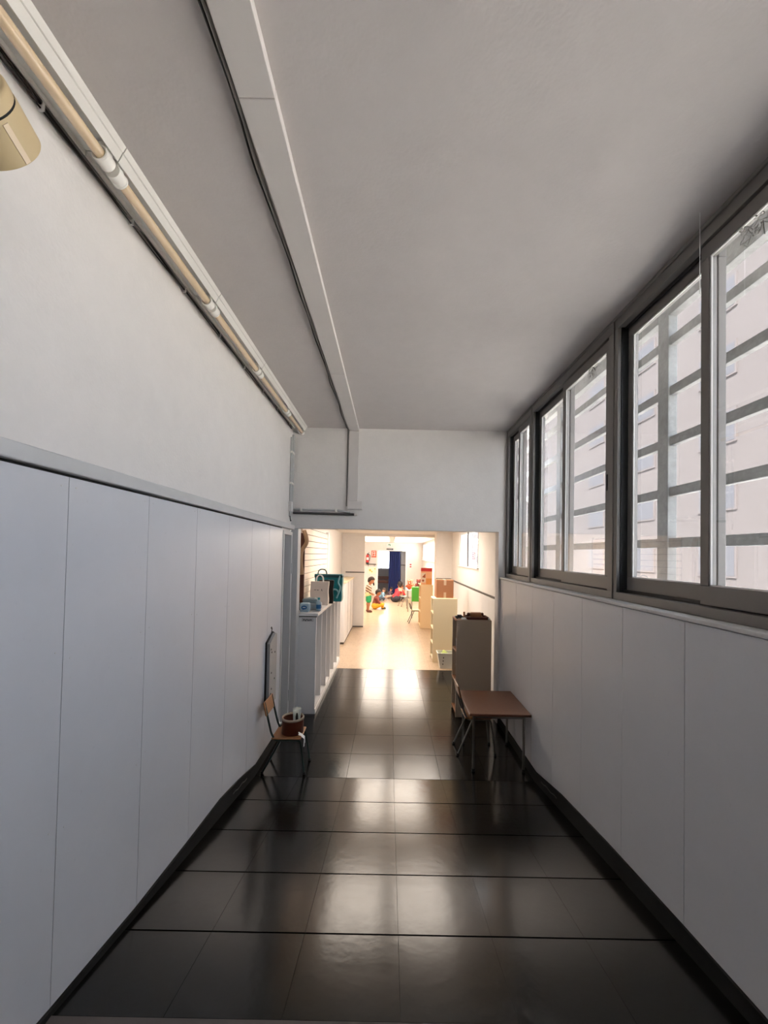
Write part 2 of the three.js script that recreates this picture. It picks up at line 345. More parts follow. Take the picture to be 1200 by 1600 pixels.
// ------------------------------------------------------------------ CEILING TRUNKING
{
  const t = thing('trunking', 'long white cable trunking running along the ceiling and down the end wall', 'trunking');
  const zs = [BACK, -0.3, -1.206, -3.1, ZE];
  for (let i = 0; i + 1 < zs.length; i++) mesh('cover', [rbx(-0.5 + 0.02 * 0, -0.385, CE - 0.036, CE - 0.0005, zs[i + 1] + 0.0012, zs[i] - 0.0012, 0.003)], M.trunk, t);
  mesh('cover', [rbx(-0.5, -0.385, 2.5, CE - 0.038, ZE, ZE + 0.036, 0.003)], M.trunk, t);
  const b = tag(mesh('junction_box', [rbx(-0.5, -0.33, 2.402, 2.498, ZE + 0.0005, ZE + 0.05, 0.005)], M.trunk), 'square white junction box under the trunking on the end wall', 'junction box');
  const pts = []; for (let i = 0; i <= 30; i++) { const z = BACK - 0.05 - i * (BACK + 4.45) / 30; pts.push([-0.516 + 0.004 * Math.sin(i * 1.7), CE - 0.012 - 0.005 * Math.abs(Math.sin(i * 0.9)), z]); }
  const c = thing('cable_run', 'thin grey cable clipped along the left side of the ceiling trunking', 'cable');
  mesh('cable', [new THREE.TubeGeometry(path([...pts, [-0.514, 3.28, ZE + 0.012], [-0.513, 2.9, ZE + 0.011], [-0.512, 2.44, ZE + 0.012]]), 220, 0.006, 6)], M.cableGrey, c);
  mesh('cable', [new THREE.TubeGeometry(path(pts.map(([x, y, z], i) => [x - 0.012 - 0.004 * Math.sin(i * 2.3), y + 0.003, z])), 160, 0.004, 6)], M.cable, c);
}

// ------------------------------------------------------------------ FLUORESCENT BATTENS
{
  const make = (z0, z1) => {                                  // z0 nearer
    const L = z0 - z1;
    const t = thing('fluorescent_light', '', 'ceiling light', [-1.03, CE, z0]);
    mesh('channel', [sideprism2([[0.052, 0], [0.041, -0.019], [0.036, -0.021], [0.037, -0.024], [0.023, -0.051], [0.019, -0.051], [0.033, -0.02], [0.044, 0]], -L + 0.002, -0.002)], M.lightMetal, t);
    mesh('housing', [sideprism2([[-0.1, 0], [0.043, 0], [0.036, -0.012], [-0.03, -0.02], [-0.1, -0.012]], -L + 0.002, -0.002)], M.duct, t);
    mesh('edge_lip', [sideprism2([[-0.1, 0], [-0.1, -0.03], [-0.094, -0.03], [-0.094, 0]], -L + 0.002, -0.002)], M.lightMetal, t);
    mesh('tube', [bar([-0.004, -0.075, -0.045], [-0.004, -0.075, -L + 0.045], 0.0185, 18)], M.tubeGlass, t);
    for (const z of [-0.03, -L + 0.03]) {
      const h = mesh('lamp_holder', [new THREE.CylinderGeometry(0.026, 0.026, 0.04, 20).rotateX(Math.PI / 2).translate(-0.004, -0.075, z), rbx(-0.022, 0.014, -0.075, -0.024, z - 0.018, z + 0.018, 0.005)], M.holder, t);
      mesh('ring', [new THREE.TorusGeometry(0.024, 0.004, 8, 20).translate(-0.004, -0.075, z + (z < -0.1 ? 0.024 : -0.024))], M.holder, h);
    }
    return t;
  };
  function sideprism2(pts, z0, z1) { return new THREE.ExtrudeGeometry(new THREE.Shape(pts.map((p) => new THREE.Vector2(...p))), { depth: z1 - z0, bevelEnabled: false }).translate(0, 0, z0); }
  const joints = [-0.6, -1.4, -2.2, -3.0, -3.85, -4.53];
  const names = ['yellowed unlit fluorescent batten above the beige spotlight, nearest in view', 'second yellowed fluorescent batten counted from the camera', 'third fluorescent batten from the camera along the left ceiling edge', 'fourth fluorescent batten from the camera along the left ceiling edge', 'last short fluorescent batten touching the end wall'];
  for (let i = 0; i + 1 < joints.length; i++) make(joints[i], joints[i + 1]).userData.label = names[i];
  // wiring behind the battens
  const c = thing('loose_wiring', 'black wires sagging along the wall below the fluorescent battens', 'wire');
  for (const [dy, ph, m, r] of [[0, 0, M.cable, 0.0045], [-0.012, 1.3, M.cable, 0.003], [0.008, 2.6, M.cableGrey, 0.007]]) {
    const p = []; for (let i = 0; i <= 40; i++) { const z = 0.3 - i * 4.75 / 40; p.push([-1.138, 3.318 + dy - 0.013 * Math.abs(Math.sin(i * 0.55 + ph)), z]); }
    mesh('wire', [new THREE.TubeGeometry(path(p), 240, r, 6)], m, c);
  }
  for (let i = 0; i < 9; i++) mesh('clip', [rbx(-1.15, -1.13, 3.29, 3.33, -0.8 - i * 0.44, -0.79 - i * 0.44, 0.003)], M.duct, c);
}

// ------------------------------------------------------------------ BEIGE SPOTLIGHT
{
  const t = thing('spotlight', 'beige cylindrical spotlight hanging on an arm at the top left', 'spotlight');
  const C = V(-0.88, 2.786, -0.86), d = V(-0.13, -0.273, -0.953).normalize(), Lh = 0.1, r = 0.079;
  const q = new THREE.Quaternion().setFromUnitVectors(V(0, -1, 0), d);
  const can = (pts, seg = 48) => new THREE.LatheGeometry(pts.map((p) => new THREE.Vector2(...p)), seg).applyQuaternion(q).translate(C.x, C.y, C.z);
  mesh('can', [can([[r - 0.004, 0.03], [r - 0.004, 0.0], [r, 0.0], [r, Lh - 0.03], [r * 0.985, Lh - 0.026]])], M.beige, t);
  mesh('cap', [can([[r * 0.985, Lh - 0.022], [r * 0.985, Lh - 0.004], [r * 0.93, Lh + 0.004], [0.02, Lh + 0.006], [0, Lh + 0.006]])], M.beige, t);
  mesh('cap_groove', [can([[r * 0.96, Lh - 0.03], [r * 0.96, Lh - 0.02]])], M.dark, t);
  mesh('lamp', [can([[0, 0.03], [r * 0.6, 0.032], [r * 0.9, 0.05]])], M.holder, t);
  const ridge = new THREE.BoxGeometry(0.003, Lh - 0.034, 0.012).translate(r, (Lh - 0.034) / 2 + 0.002, 0).rotateY(-0.44).applyQuaternion(q).translate(C.x, C.y, C.z);
  mesh('seam_strip', [ridge], std('#e6cfb0', 0.4), t);
  const back = C.clone().addScaledVector(d, -Lh);
  mesh('arm', [poly([[back.x, back.y + 0.06, back.z + 0.03], [back.x - 0.03, back.y + 0.15, back.z - 0.03], [-1.04, 3.1, -0.9], [-1.15, 3.12, -0.9]], 0.013)], M.pipe, t);
  mesh('wall_rose', [new THREE.CylinderGeometry(0.035, 0.035, 0.02, 24).rotateZ(Math.PI / 2).translate(-1.14, 3.12, -0.9)], M.pipe, t);
}

// ------------------------------------------------------------------ pipes on the end wall
{
  const t = thing('conduit', 'pair of thin grey conduits dropping down the left corner of the end wall', 'conduit');
  mesh('pipe', [bar([-1.138, 2.3, -4.46], [-1.138, 3.2, -4.46], 0.011)], M.pipe, t);
  mesh('pipe', [bar([-1.138, 2.36, -4.535], [-1.138, 3.25, -4.535], 0.014)], M.pipe, t);
  for (const y of [2.68, 3.03]) mesh('clamp', [rbx(-1.15, -1.12, y - 0.012, y + 0.012, -4.55, -4.44, 0.003)], M.holder, t);
  mesh('box', [rbx(-1.15, -1.115, 2.36, 2.47, -4.49, -4.43, 0.004)], M.duct, t);
  mesh('hook', [tube([[-1.135, 2.31, -4.45], [-1.13, 2.27, -4.45], [-1.125, 2.25, -4.445], [-1.12, 2.262, -4.44]], 0.006)], M.rod, t);
  const u = thing('curtain_rod', 'dark rod with a pale conduit above it on the end wall over the opening', 'rod');
  mesh('rod', [bar([-1.12, 2.352, ZE + 0.03], [-0.42, 2.345, ZE + 0.03], 0.014)], M.rod, u);
  mesh('rod_end', [bar([-0.42, 2.345, ZE + 0.03], [-0.385, 2.345, ZE + 0.03], 0.015)], M.lightMetal, u);
  mesh('pipe', [poly([[-1.12, 2.392, ZE + 0.016], [-0.6, 2.389, ZE + 0.016], [-0.47, 2.37, ZE + 0.016]], 0.012)], M.pipe, u);
  for (const x of [-1.03, -0.63]) mesh('clamp', [rbx(x - 0.012, x + 0.012, 2.37, 2.41, ZE, ZE + 0.032, 0.003)], M.holder, u);
  mesh('thread', [bar([1.26, 3.0, -1.62], [1.26, CE, -1.62], 0.0012, 5)], M.white, tagged('hanging_thread', 'thin pale thread hanging from the ceiling in front of the large window', 'thread'));
}
for (const [z, y, w, label] of [[-1.46, 3.15, 0.07, 'grey clump of cobweb at the top of the large near window pane'], [-2.66, 3.16, 0.06, 'grey clump of cobweb at the top of the middle window pane']]) {
  const t = thing('cobweb', label, 'cobweb'), strands = [];
  for (let i = 0; i < 34; i++) { const a = rr(-w, w), b = rr(-0.03, 0.045); strands.push(new THREE.TubeGeometry(path([[1.346, y + b, z + a], [1.344 - rr(0, 0.006), y + b + rr(-0.02, 0.02), z + a + rr(-0.02, 0.02)], [1.346, y + b + rr(-0.03, 0.03), z + a + rr(-0.035, 0.035)]]), 6, rr(0.0008, 0.0022), 4)); }
  mesh('strands', strands, M.cableGrey, t).userData.kind = 'stuff';
}
function tagged(n, l, c) { return thing(n, l, c); }

// ------------------------------------------------------------------ WALL BOARD by the door
{
  const t = thing('wall_rack', 'slim pale metal rack with dark holes on the left wall above the wooden chair', 'rack', [XL, 0, 0]);
  const prof = [[-3.63, 0.5], [-3.87, 0.47], [-3.87, 1.12], [-3.82, 1.14], [-3.63, 1.07]];
  mesh('back_plate', [sideprism(prof, 0.0, 0.014)], M.dark, t);
  const f = mesh('face', [sideprism(prof.map(([z, y]) => [z + (z > -3.8 ? -0.012 : 0.006), y + (y > 0.8 ? -0.012 : 0.012)]), 0.014, 0.04)], std('#a8a6a3', 0.45), t);
  for (const [z, y] of [[-3.68, 1.0], [-3.7, 0.97], [-3.7, 0.78], [-3.71, 0.63], [-3.69, 0.59], [-3.8, 0.95], [-3.8, 0.7]]) mesh('hole', [new THREE.CylinderGeometry(0.009, 0.009, 0.003, 12).rotateZ(Math.PI / 2).translate(0.0405, y, z)], M.dark, f);
  mesh('hook', [tube([[0.02, 1.12, -3.72], [0.03, 1.17, -3.72], [0.025, 1.2, -3.725], [0.02, 1.18, -3.74]], 0.004), bar([0.012, 1.185, -3.745], [0.035, 1.185, -3.715], 0.003)], M.rod, t);
}

// ------------------------------------------------------------------ CHILD CHAIRS
function childChair(label, pos, turn, seatH, wood, steel) {   // faces +x
  const t = thing('child_chair', label, 'chair', pos, turn);
  const w = 0.12, s = seatH, rb = 0.0095;
  mesh('seat', [rbx(-0.13, 0.125, s - 0.009, s + 0.006, -w, w, 0.007, 3)], wood, t);
  const bk = new THREE.CylinderGeometry(0.34, 0.34, 0.115, 24, 1, true, -0.36, 0.72);
  const outer = new RoundedBoxGeometry(0.014, 0.115, 0.25, 3, 0.006); { const p = outer.attributes.position; for (let i = 0; i < p.count; i++) p.setX(i, p.getX(i) + 1.2 * p.getZ(i) * p.getZ(i) - 0.018); outer.computeVertexNormals(); }
  outer.rotateZ(0.22).translate(-0.188, s + 0.245, 0);
  mesh('backrest', [outer], wood, t);
  for (const z of [-w + 0.015, w - 0.015]) {
    mesh('side_frame', [poly([[0.16, 0.004, z * 1.1], [0.118, s - 0.02, z], [-0.1, s - 0.02, z], [-0.135, s + 0.04, z], [-0.2, s + 0.3, z * 0.95]], rb)], steel, t);
    mesh('leg', [poly([[-0.2, 0.004, z * 1.12], [-0.06, s - 0.03, z]], rb)], steel, t);
    for (const [x, zz] of [[0.16, z * 1.1], [-0.2, z * 1.12]]) mesh('foot_cap', [new THREE.CylinderGeometry(0.012, 0.013, 0.02, 12).translate(x, 0.01, zz)], M.black, t);
  }
  mesh('stretcher', [bar([0.08, s - 0.022, -w + 0.015], [0.08, s - 0.022, w - 0.015], 0.008)], steel, t);
  mesh('stretcher', [bar([-0.08, s - 0.022, -w + 0.015], [-0.08, s - 0.022, w - 0.015], 0.008)], steel, t);
  return t;
}
childChair('small wooden child chair with dark legs by the left wall holding a brown round box', [-0.862, 0, -3.56], 0, 0.298, M.seatWood, M.greenSteel);
childChair('small wooden child chair pushed under the low brown table', [0.875, 0, -3.935], 0, 0.352, M.seatWood, M.chrome);
{
  const t = thing('round_box', 'open brown wooden round box standing on the small chair', 'box', [-0.836, 0.3045, -3.56]);
  const L = (p, s = 40) => new THREE.LatheGeometry(p.map((q) => new THREE.Vector2(...q)), s);
  mesh('wall', [L([[0, 0.0], [0.094, 0], [0.095, 0.125], [0.087, 0.125], [0.086, 0.008], [0, 0.008]])], M.boxWood, t);
  mesh('rim', [L([[0.087, 0.125], [0.098, 0.12], [0.098, 0.133], [0.094, 0.14], [0.087, 0.138], [0.087, 0.125]])], M.greige, t);
  const c = thing('clear_cup', 'small clear plastic cup standing in the brown round box', 'cup', [-0.802, 0.3127, -3.56]);
  mesh('cup_wall', [L([[0.026, 0.0], [0.036, 0.2]], 28)], M.frosted, c);
  mesh('cup_bottom', [L([[0, 0.001], [0.027, 0.001]], 28)], M.frosted, c);
  const p = thing('dark_bottle', 'slim dark bottle sticking out of the brown round box', 'bottle', [-0.79, 0.3127, -3.51]);
  mesh('body', [L([[0, 0], [0.012, 0], [0.012, 0.15], [0.004, 0.18], [0, 0.18]], 16)], M.black, p);
  const n = new THREE.PlaneGeometry(0.1, 0.13, 10, 12); { const q = n.attributes.position; for (let i = 0; i < q.count; i++) { const u = q.getX(i), v = q.getY(i) + 0.065; const fall = Math.max(0, 0.075 - v); q.setXYZ(i, -0.73 + (v > 0.075 ? 0.0 : 0.018) - Math.max(0, v - 0.075) * 0.6 + 0.006 * Math.sin(u * 60), 0.312 - fall + Math.max(0, v - 0.075) * 0.5 + 0.004 * Math.sin(v * 90), -3.47 + u * (0.5 + 4 * fall)); } n.computeVertexNormals(); }
  const cl = mesh('paper_tissue', [n], new THREE.MeshPhysicalMaterial({ color: rgb('#f1efea'), roughness: 0.9, side: THREE.DoubleSide })); tag(cl, 'crumpled white tissue hanging off the front of the small chair seat', 'tissue');
}
// low table
{
  const t = thing('low_table', 'low square brown-topped child table with thin metal legs against the right wall', 'table', [0.992, 0, -3.8]);
  mesh('table_top', [rbx(-0.272, 0.272, 0.498, 0.52, -0.305, 0.305, 0.006, 3)], M.tableTop, t);
  mesh('apron', [bx(-0.23, 0.23, 0.465, 0.498, -0.262, -0.25), bx(-0.23, 0.23, 0.465, 0.498, 0.25, 0.262), bx(-0.23, -0.218, 0.465, 0.498, -0.25, 0.25), bx(0.218, 0.23, 0.465, 0.498, -0.25, 0.25)], M.chrome, t);
  for (const x of [-1, 1]) for (const z of [-1, 1]) { const l = mesh('leg', [bar([x * 0.222, 0.012, z * 0.252], [x * 0.222, 0.498, z * 0.252], 0.0115, 12)], M.chrome, t); mesh('foot_cap', [new THREE.CylinderGeometry(0.014, 0.016, 0.022, 12).translate(x * 0.222, 0.011, z * 0.252)], M.black, l); }
}

// ================================================================== THE CLASSROOM BEYOND
const RC = 2.43, ZF = -18, XW = 1.45;
{
  const c = shell('ceiling', 'white classroom ceiling beyond the opening');
  mesh('slab', [bx(-2.1, XW + 0.15, RC, RC + 0.15, -21.5, ZE - 0.14)], M.warmWall, c);
  mesh('beam', [bx(-2.0, XW, RC - 0.07, RC, -10.5, -10.3)], M.warmWall, c);
  // left side
  const l = shell('wall_classroom_left', 'cream classroom wall behind the white counter');
  mesh('plaster', [bx(-1.4, -1.25, 0, RC, -10.4, ZE - 0.14), bx(-1.4, -1.15, 0, 2.2, ZE - 0.22, ZE - 0.14)], M.warmWall, l);
  const s = shell('partition', 'white stub wall with a dark trim line, past the counter');
  mesh('wall', [bx(-2.1, -0.665, 0, RC, -10.45, -10.32)], M.warmWall, s);
  mesh('trim_line', [bx(-1.15, -0.66, 1.405, 1.43, -10.32, -10.305)], M.darkLine, s);
  mesh('foot_line', [bx(-0.98, -0.67, 0, 0.03, -10.32, -10.308)], M.darkLine, s);
  // far left wall: tall windows to the yard
  const fl = shell('wall_yard_side', 'classroom wall with tall windows hidden behind the stub wall');
  const wz = [-17.6, -15.2, -12.9, -10.7];
  mesh('plaster', [bx(-2.2, -2.05, 0, 0.7, ZF, -10.4), bx(-2.2, -2.05, 2.25, RC, ZF, -10.4), bx(-2.2, -2.05, 0.7, 2.25, ZF, -17.6), ...wz.slice(1).map((z) => bx(-2.2, -2.05, 0.7, 2.25, z, z + 0.3))], M.warmWall, fl);
  for (const [a, b] of [[-17.6, -15.2], [-14.9, -12.9], [-12.6, -10.7]]) { mesh('pane', [bx(-2.13, -2.129, 0.7, 2.25, a, b)], M.glass, fl); mesh('added_blind', [bx(-2.07, -2.068, 0.7, 2.25, a, b)], M.addedBlind, fl); mesh('frame', [bx(-2.16, -2.1, 0.7, 0.75, a, b), bx(-2.16, -2.1, 2.2, 2.25, a, b), bx(-2.16, -2.1, 0.75, 2.2, (a + b) / 2 - 0.03, (a + b) / 2 + 0.03)], M.white, fl); }  // unseen blinds, added to block and soften the sun
  // right side
  const r = shell('wall_classroom_right', 'pale classroom wall with a thin dark rail and bright windows');
  mesh('plaster', [bx(XW, XW + 0.15, 0, 1.7, ZF, ZE - 0.14), bx(XW, XW + 0.15, 2.36, RC, ZF, ZE - 0.14), bx(XW, XW + 0.15, 1.7, 2.36, -6.54, ZE - 0.14), bx(XW, XW + 0.15, 1.7, 2.36, -12.7, -8.3), bx(XW, XW + 0.15, 1.7, 2.36, ZF, -17.7)], M.warmWall, r);
  mesh('rail', [rbx(XW - 0.02, XW, 1.318, 1.342, -9.3, ZE - 0.16, 0.003)], M.darkLine, r);
  for (let i = 0; i < 9; i++) mesh('panel', [bx(XW - 0.012, XW, 0.08, 1.31, -9.28 + i * 0.51, -9.28 + (i + 1) * 0.51 - 0.004)], M.whiteLam, r);
  const p = shell('pillar', 'pale wall return with a dark rail, beside the cardboard box');
  mesh('wall', [bx(1.085, XW, 0, RC, -9.75, -9.3)], M.warmWall, p);
  mesh('rail', [rbx(1.075, XW - 0.02, 1.335, 1.36, -9.3, -9.28, 0.003)], M.darkLine, p);
  const w6 = shell('window_6', 'bright white-framed window in the classroom right wall');
  mesh('frame', [bx(XW + 0.02, XW + 0.08, 1.7, 1.74, -8.3, -6.54), bx(XW + 0.02, XW + 0.08, 2.32, 2.36, -8.3, -6.54), ...[-8.3, -7.5, -6.6].map((z) => bx(XW + 0.02, XW + 0.08, 1.74, 2.32, z, z + 0.06))], M.white, w6);
  mesh('frame_edge', [bx(XW + 0.005, XW + 0.02, 1.7, 2.36, -6.6, -6.55), bx(XW + 0.005, XW + 0.02, 1.7, 2.36, -7.5, -7.45)], M.darkLine, w6);
  mesh('pane', [bx(XW + 0.05, XW + 0.051, 1.74, 2.32, -8.24, -6.6)], M.glass, w6);
  mesh('sill', [bx(XW - 0.03, XW + 0.05, 1.68, 1.7, -8.35, -6.5)], M.white, w6);
  const w7 = shell('window_7', 'far bright window strip with upright slats');
  mesh('frame', [bx(XW + 0.02, XW + 0.08, 1.7, 1.74, -17.7, -12.7), bx(XW + 0.02, XW + 0.08, 2.32, 2.36, -17.7, -12.7)], M.white, w7);
  for (let i = 0; i < 8; i++) mesh('mullion', [bx(XW + 0.02, XW + 0.08, 1.74, 2.32, -17.7 + i * 0.704, -17.64 + i * 0.704)], std(['#cfdcd6', '#e8e6c8'][i % 2], 0.5), w7);
  mesh('pane', [bx(XW + 0.05, XW + 0.051, 1.74, 2.32, -17.64, -12.7)], M.glass, w7);
  mesh('sill', [bx(XW - 0.06, XW + 0.05, 1.67, 1.7, -17.7, -12.6)], M.white, w7);
  // far wall with the doorway
  const f = shell('wall_end', 'pinkish white far classroom wall around the doorway');
  mesh('plaster', [bx(-2.2, -0.55, 0, RC, ZF - 0.15, ZF), bx(0.7, XW + 0.15, 0, RC, ZF - 0.15, ZF), bx(-0.55, 0.7, 2.03, RC, ZF - 0.15, ZF)], M.warmWall, f);
  mesh('door_trim', [bx(-0.62, -0.54, 0, 2.05, ZF, ZF + 0.03), bx(0.7, 0.77, 0, 2.05, ZF, ZF + 0.03), bx(-0.62, 0.77, 2.03, 2.09, ZF, ZF + 0.03)], M.white, f);
  // room behind the doorway
  const g = shell('wall_beyond', 'grey room with a bright window seen through the far doorway');
  mesh('wall', [bx(-2.1, 1.6, 0, 1.15, -20.2, -20.05), bx(-2.1, -0.75, 1.15, RC, -20.2, -20.05), bx(0.15, 1.6, 1.15, RC, -20.2, -20.05), bx(-0.75, 0.15, 2.15, RC, -20.2, -20.05), bx(-2.2, -2.05, 0, RC, -20.2, ZF - 0.15), bx(1.5, 1.6, 0, RC, -20.2, ZF - 0.15)], M.greyWall, g);
  mesh('window_pane', [bx(-0.75, 0.15, 1.15, 2.15, -20.13, -20.129)], M.glass, g);
  mesh('window_bar', [bx(-0.47, -0.43, 1.15, 2.15, -20.15, -20.1), bx(-0.75, 0.15, 1.15, 1.19, -20.15, -20.05)], M.white, g);
  const d = shell('door_2', 'grey door leaf with a push bar at the far doorway');
  mesh('leaf', [bx(0.5, 0.69, 0.01, 2.02, ZF - 0.12, ZF - 0.07)], M.greyDoor, d);
  mesh('push_bar', [bar([0.5, 1.42, ZF - 0.05], [0.72, 1.42, ZF - 0.05], 0.018)], M.black, d);
}
// classroom lamps: unseen near pair inferred from floor reflections, far pair added for brightness
for (const [x, z, w, l, label] of [[-0.42, -7.15, 0.8, 1.9, 'long ceiling light past the opening on the counter side'], [0.56, -7.15, 0.8, 1.9, 'long ceiling light past the opening on the bookcase side'],
  [-0.5, -13.5, 0.9, 4.6, 'long added ceiling light above the standing and seated children'], [0.6, -13.5, 0.9, 4.6, 'long added ceiling light above the white table and plush bears']]) {
  const t = thing('assumed_strip_light', label, 'ceiling light', [x, RC, z]);
  mesh('housing', [rbx(-w / 2 - 0.03, w / 2 + 0.03, -0.04, 0, -l / 2 - 0.03, l / 2 + 0.03, 0.006)], M.white, t);
  mesh('diffuser', [bx(-w / 2, w / 2, -0.043, -0.04, -l / 2, l / 2)], new THREE.MeshStandardMaterial({ color: 0xffffff, emissive: rgb('#fff0de'), emissiveIntensity: 0.5 }), t);
  const a = new THREE.RectAreaLight(rgb('#fff1e2'), LAMP, w, l); a.position.set(0, -0.05, 0); a.rotation.x = -Math.PI / 2; a.name = 'panel_glow'; t.add(a);
}

// ------------------------------------------------------------------ shutter behind the counter
{
  const t = thing('slat_shutter', 'cream slatted shutter on the wall above the white counter', 'shutter', [-1.25, 0, 0]);
  for (let i = 0; i < 11; i++) mesh('slat', [rbx(0, 0.03, 1.22 + i * 0.095, 1.22 + i * 0.095 + 0.088, -7.7, -5.5, 0.006)], M.pinkShelf, t);
  mesh('backing', [bx(0, 0.012, 1.22, 2.27, -7.7, -5.5)], M.darkLine, t);
  mesh('side_rail', [rbx(0, 0.05, 1.2, 2.3, -7.78, -7.7, 0.004)], M.whiteLam, t);
  const b = thing('brown_post', 'narrow dark wooden post standing against the wall beside the slatted shutter', 'post', [-1.13, 1.2, -5.1]);
  mesh('board', [rbx(-0.02, 0.03, 0, 0.95, -0.02, 0.02, 0.004)], M.darkWood, b);
  const sc = thing('hanging_scarf', 'light brown folded scarf hanging at the top of the dark wooden post', 'scarf', [-1.105, 1.2, -5.06]);
  mesh('cloth', [new THREE.TubeGeometry(path([[0, 0.98, 0], [0.03, 0.9, 0.01], [0.035, 0.82, 0.01], [-0.02, 0.72, 0.012], [-0.03, 0.6, 0.012], [-0.01, 0.42, 0.01]]), 40, 0.026, 8)], std('#b49272', 0.9), sc);
}
// ------------------------------------------------------------------ counter with cubbies
{
  const t = thing('counter', 'white open-front cubby counter along the left, with a small name plate on its end', 'counter', [0, 0, 0]);
  const x0 = -1.09, x1 = -0.858, z0 = -7.0, z1 = -4.71, H = 1.15;
  mesh('end_panel', [rbx(x0, x1, 0.02, H, z1 - 0.025, z1, 0.003)], M.whiteLam, t);
  mesh('worktop', [rbx(x0 - 0.03, x1 + 0.02, H, H + 0.035, z0, z1 + 0.012, 0.004)], M.whiteLam, t);
  mesh('edge_band', [bx(x0, x1 + 0.004, H - 0.012, H, z1 - 0.02, z1 + 0.004)], M.darkLine, t);
  mesh('back_panel', [bx(x0, x0 + 0.015, 0.06, H, z0, z1 - 0.025)], M.whiteLam, t);
  mesh('bottom', [bx(x0, x1, 0.06, 0.085, z0, z1 - 0.025)], M.whiteLam, t);
  mesh('plinth', [rbx(x0, x1 + 0.008, 0, 0.06, z0, z1 - 0.002, 0.003)], M.whiteLam, t);
  for (let i = 1; i <= 6; i++) mesh('divider', [rbx(x0 + 0.015, x1, 0.085, H, z1 - 0.385 * i - 0.02, z1 - 0.385 * i, 0.003)], M.whiteLam, t);
  const plate = canvas(256, 64, (g, w, h) => { g.fillStyle = '#d9d5d3'; g.fillRect(0, 0, w, h); g.fillStyle = '#2b2826'; for (let i = 0; i < 8; i++) g.fillRect(24 + i * 26, 14 + (i % 3) * 4, 20, 36 - (i % 2) * 8); g.strokeStyle = '#55504d'; g.lineWidth = 5; g.strokeRect(4, 4, w - 8, h - 8); });
  mesh('name_plate', [new THREE.PlaneGeometry(0.136, 0.034).translate(-0.962, 1.105, z1 + 0.0012)], new THREE.MeshStandardMaterial({ map: plate, roughness: 0.6 }), t, true);
  const c2 = thing('low_cabinet', 'pinkish white low cabinet past the counter, in front of the stub wall', 'cabinet');
  mesh('body', [rbx(-1.245, -0.93, 0.04, 1.27, -10.2, -8.32, 0.005)], M.whiteLam, c2);
  mesh('top', [rbx(-1.245, -0.91, 1.27, 1.3, -10.22, -8.3, 0.004)], M.cream, c2);
  mesh('plinth', [bx(-1.24, -0.94, 0, 0.04, -10.19, -8.33)], M.darkLine, c2);
  for (const z of [-9.57, -8.94]) mesh('door_joint', [bx(-0.93, -0.927, 0.06, 1.26, z - 0.003, z + 0.003)], M.darkLine, c2);
}
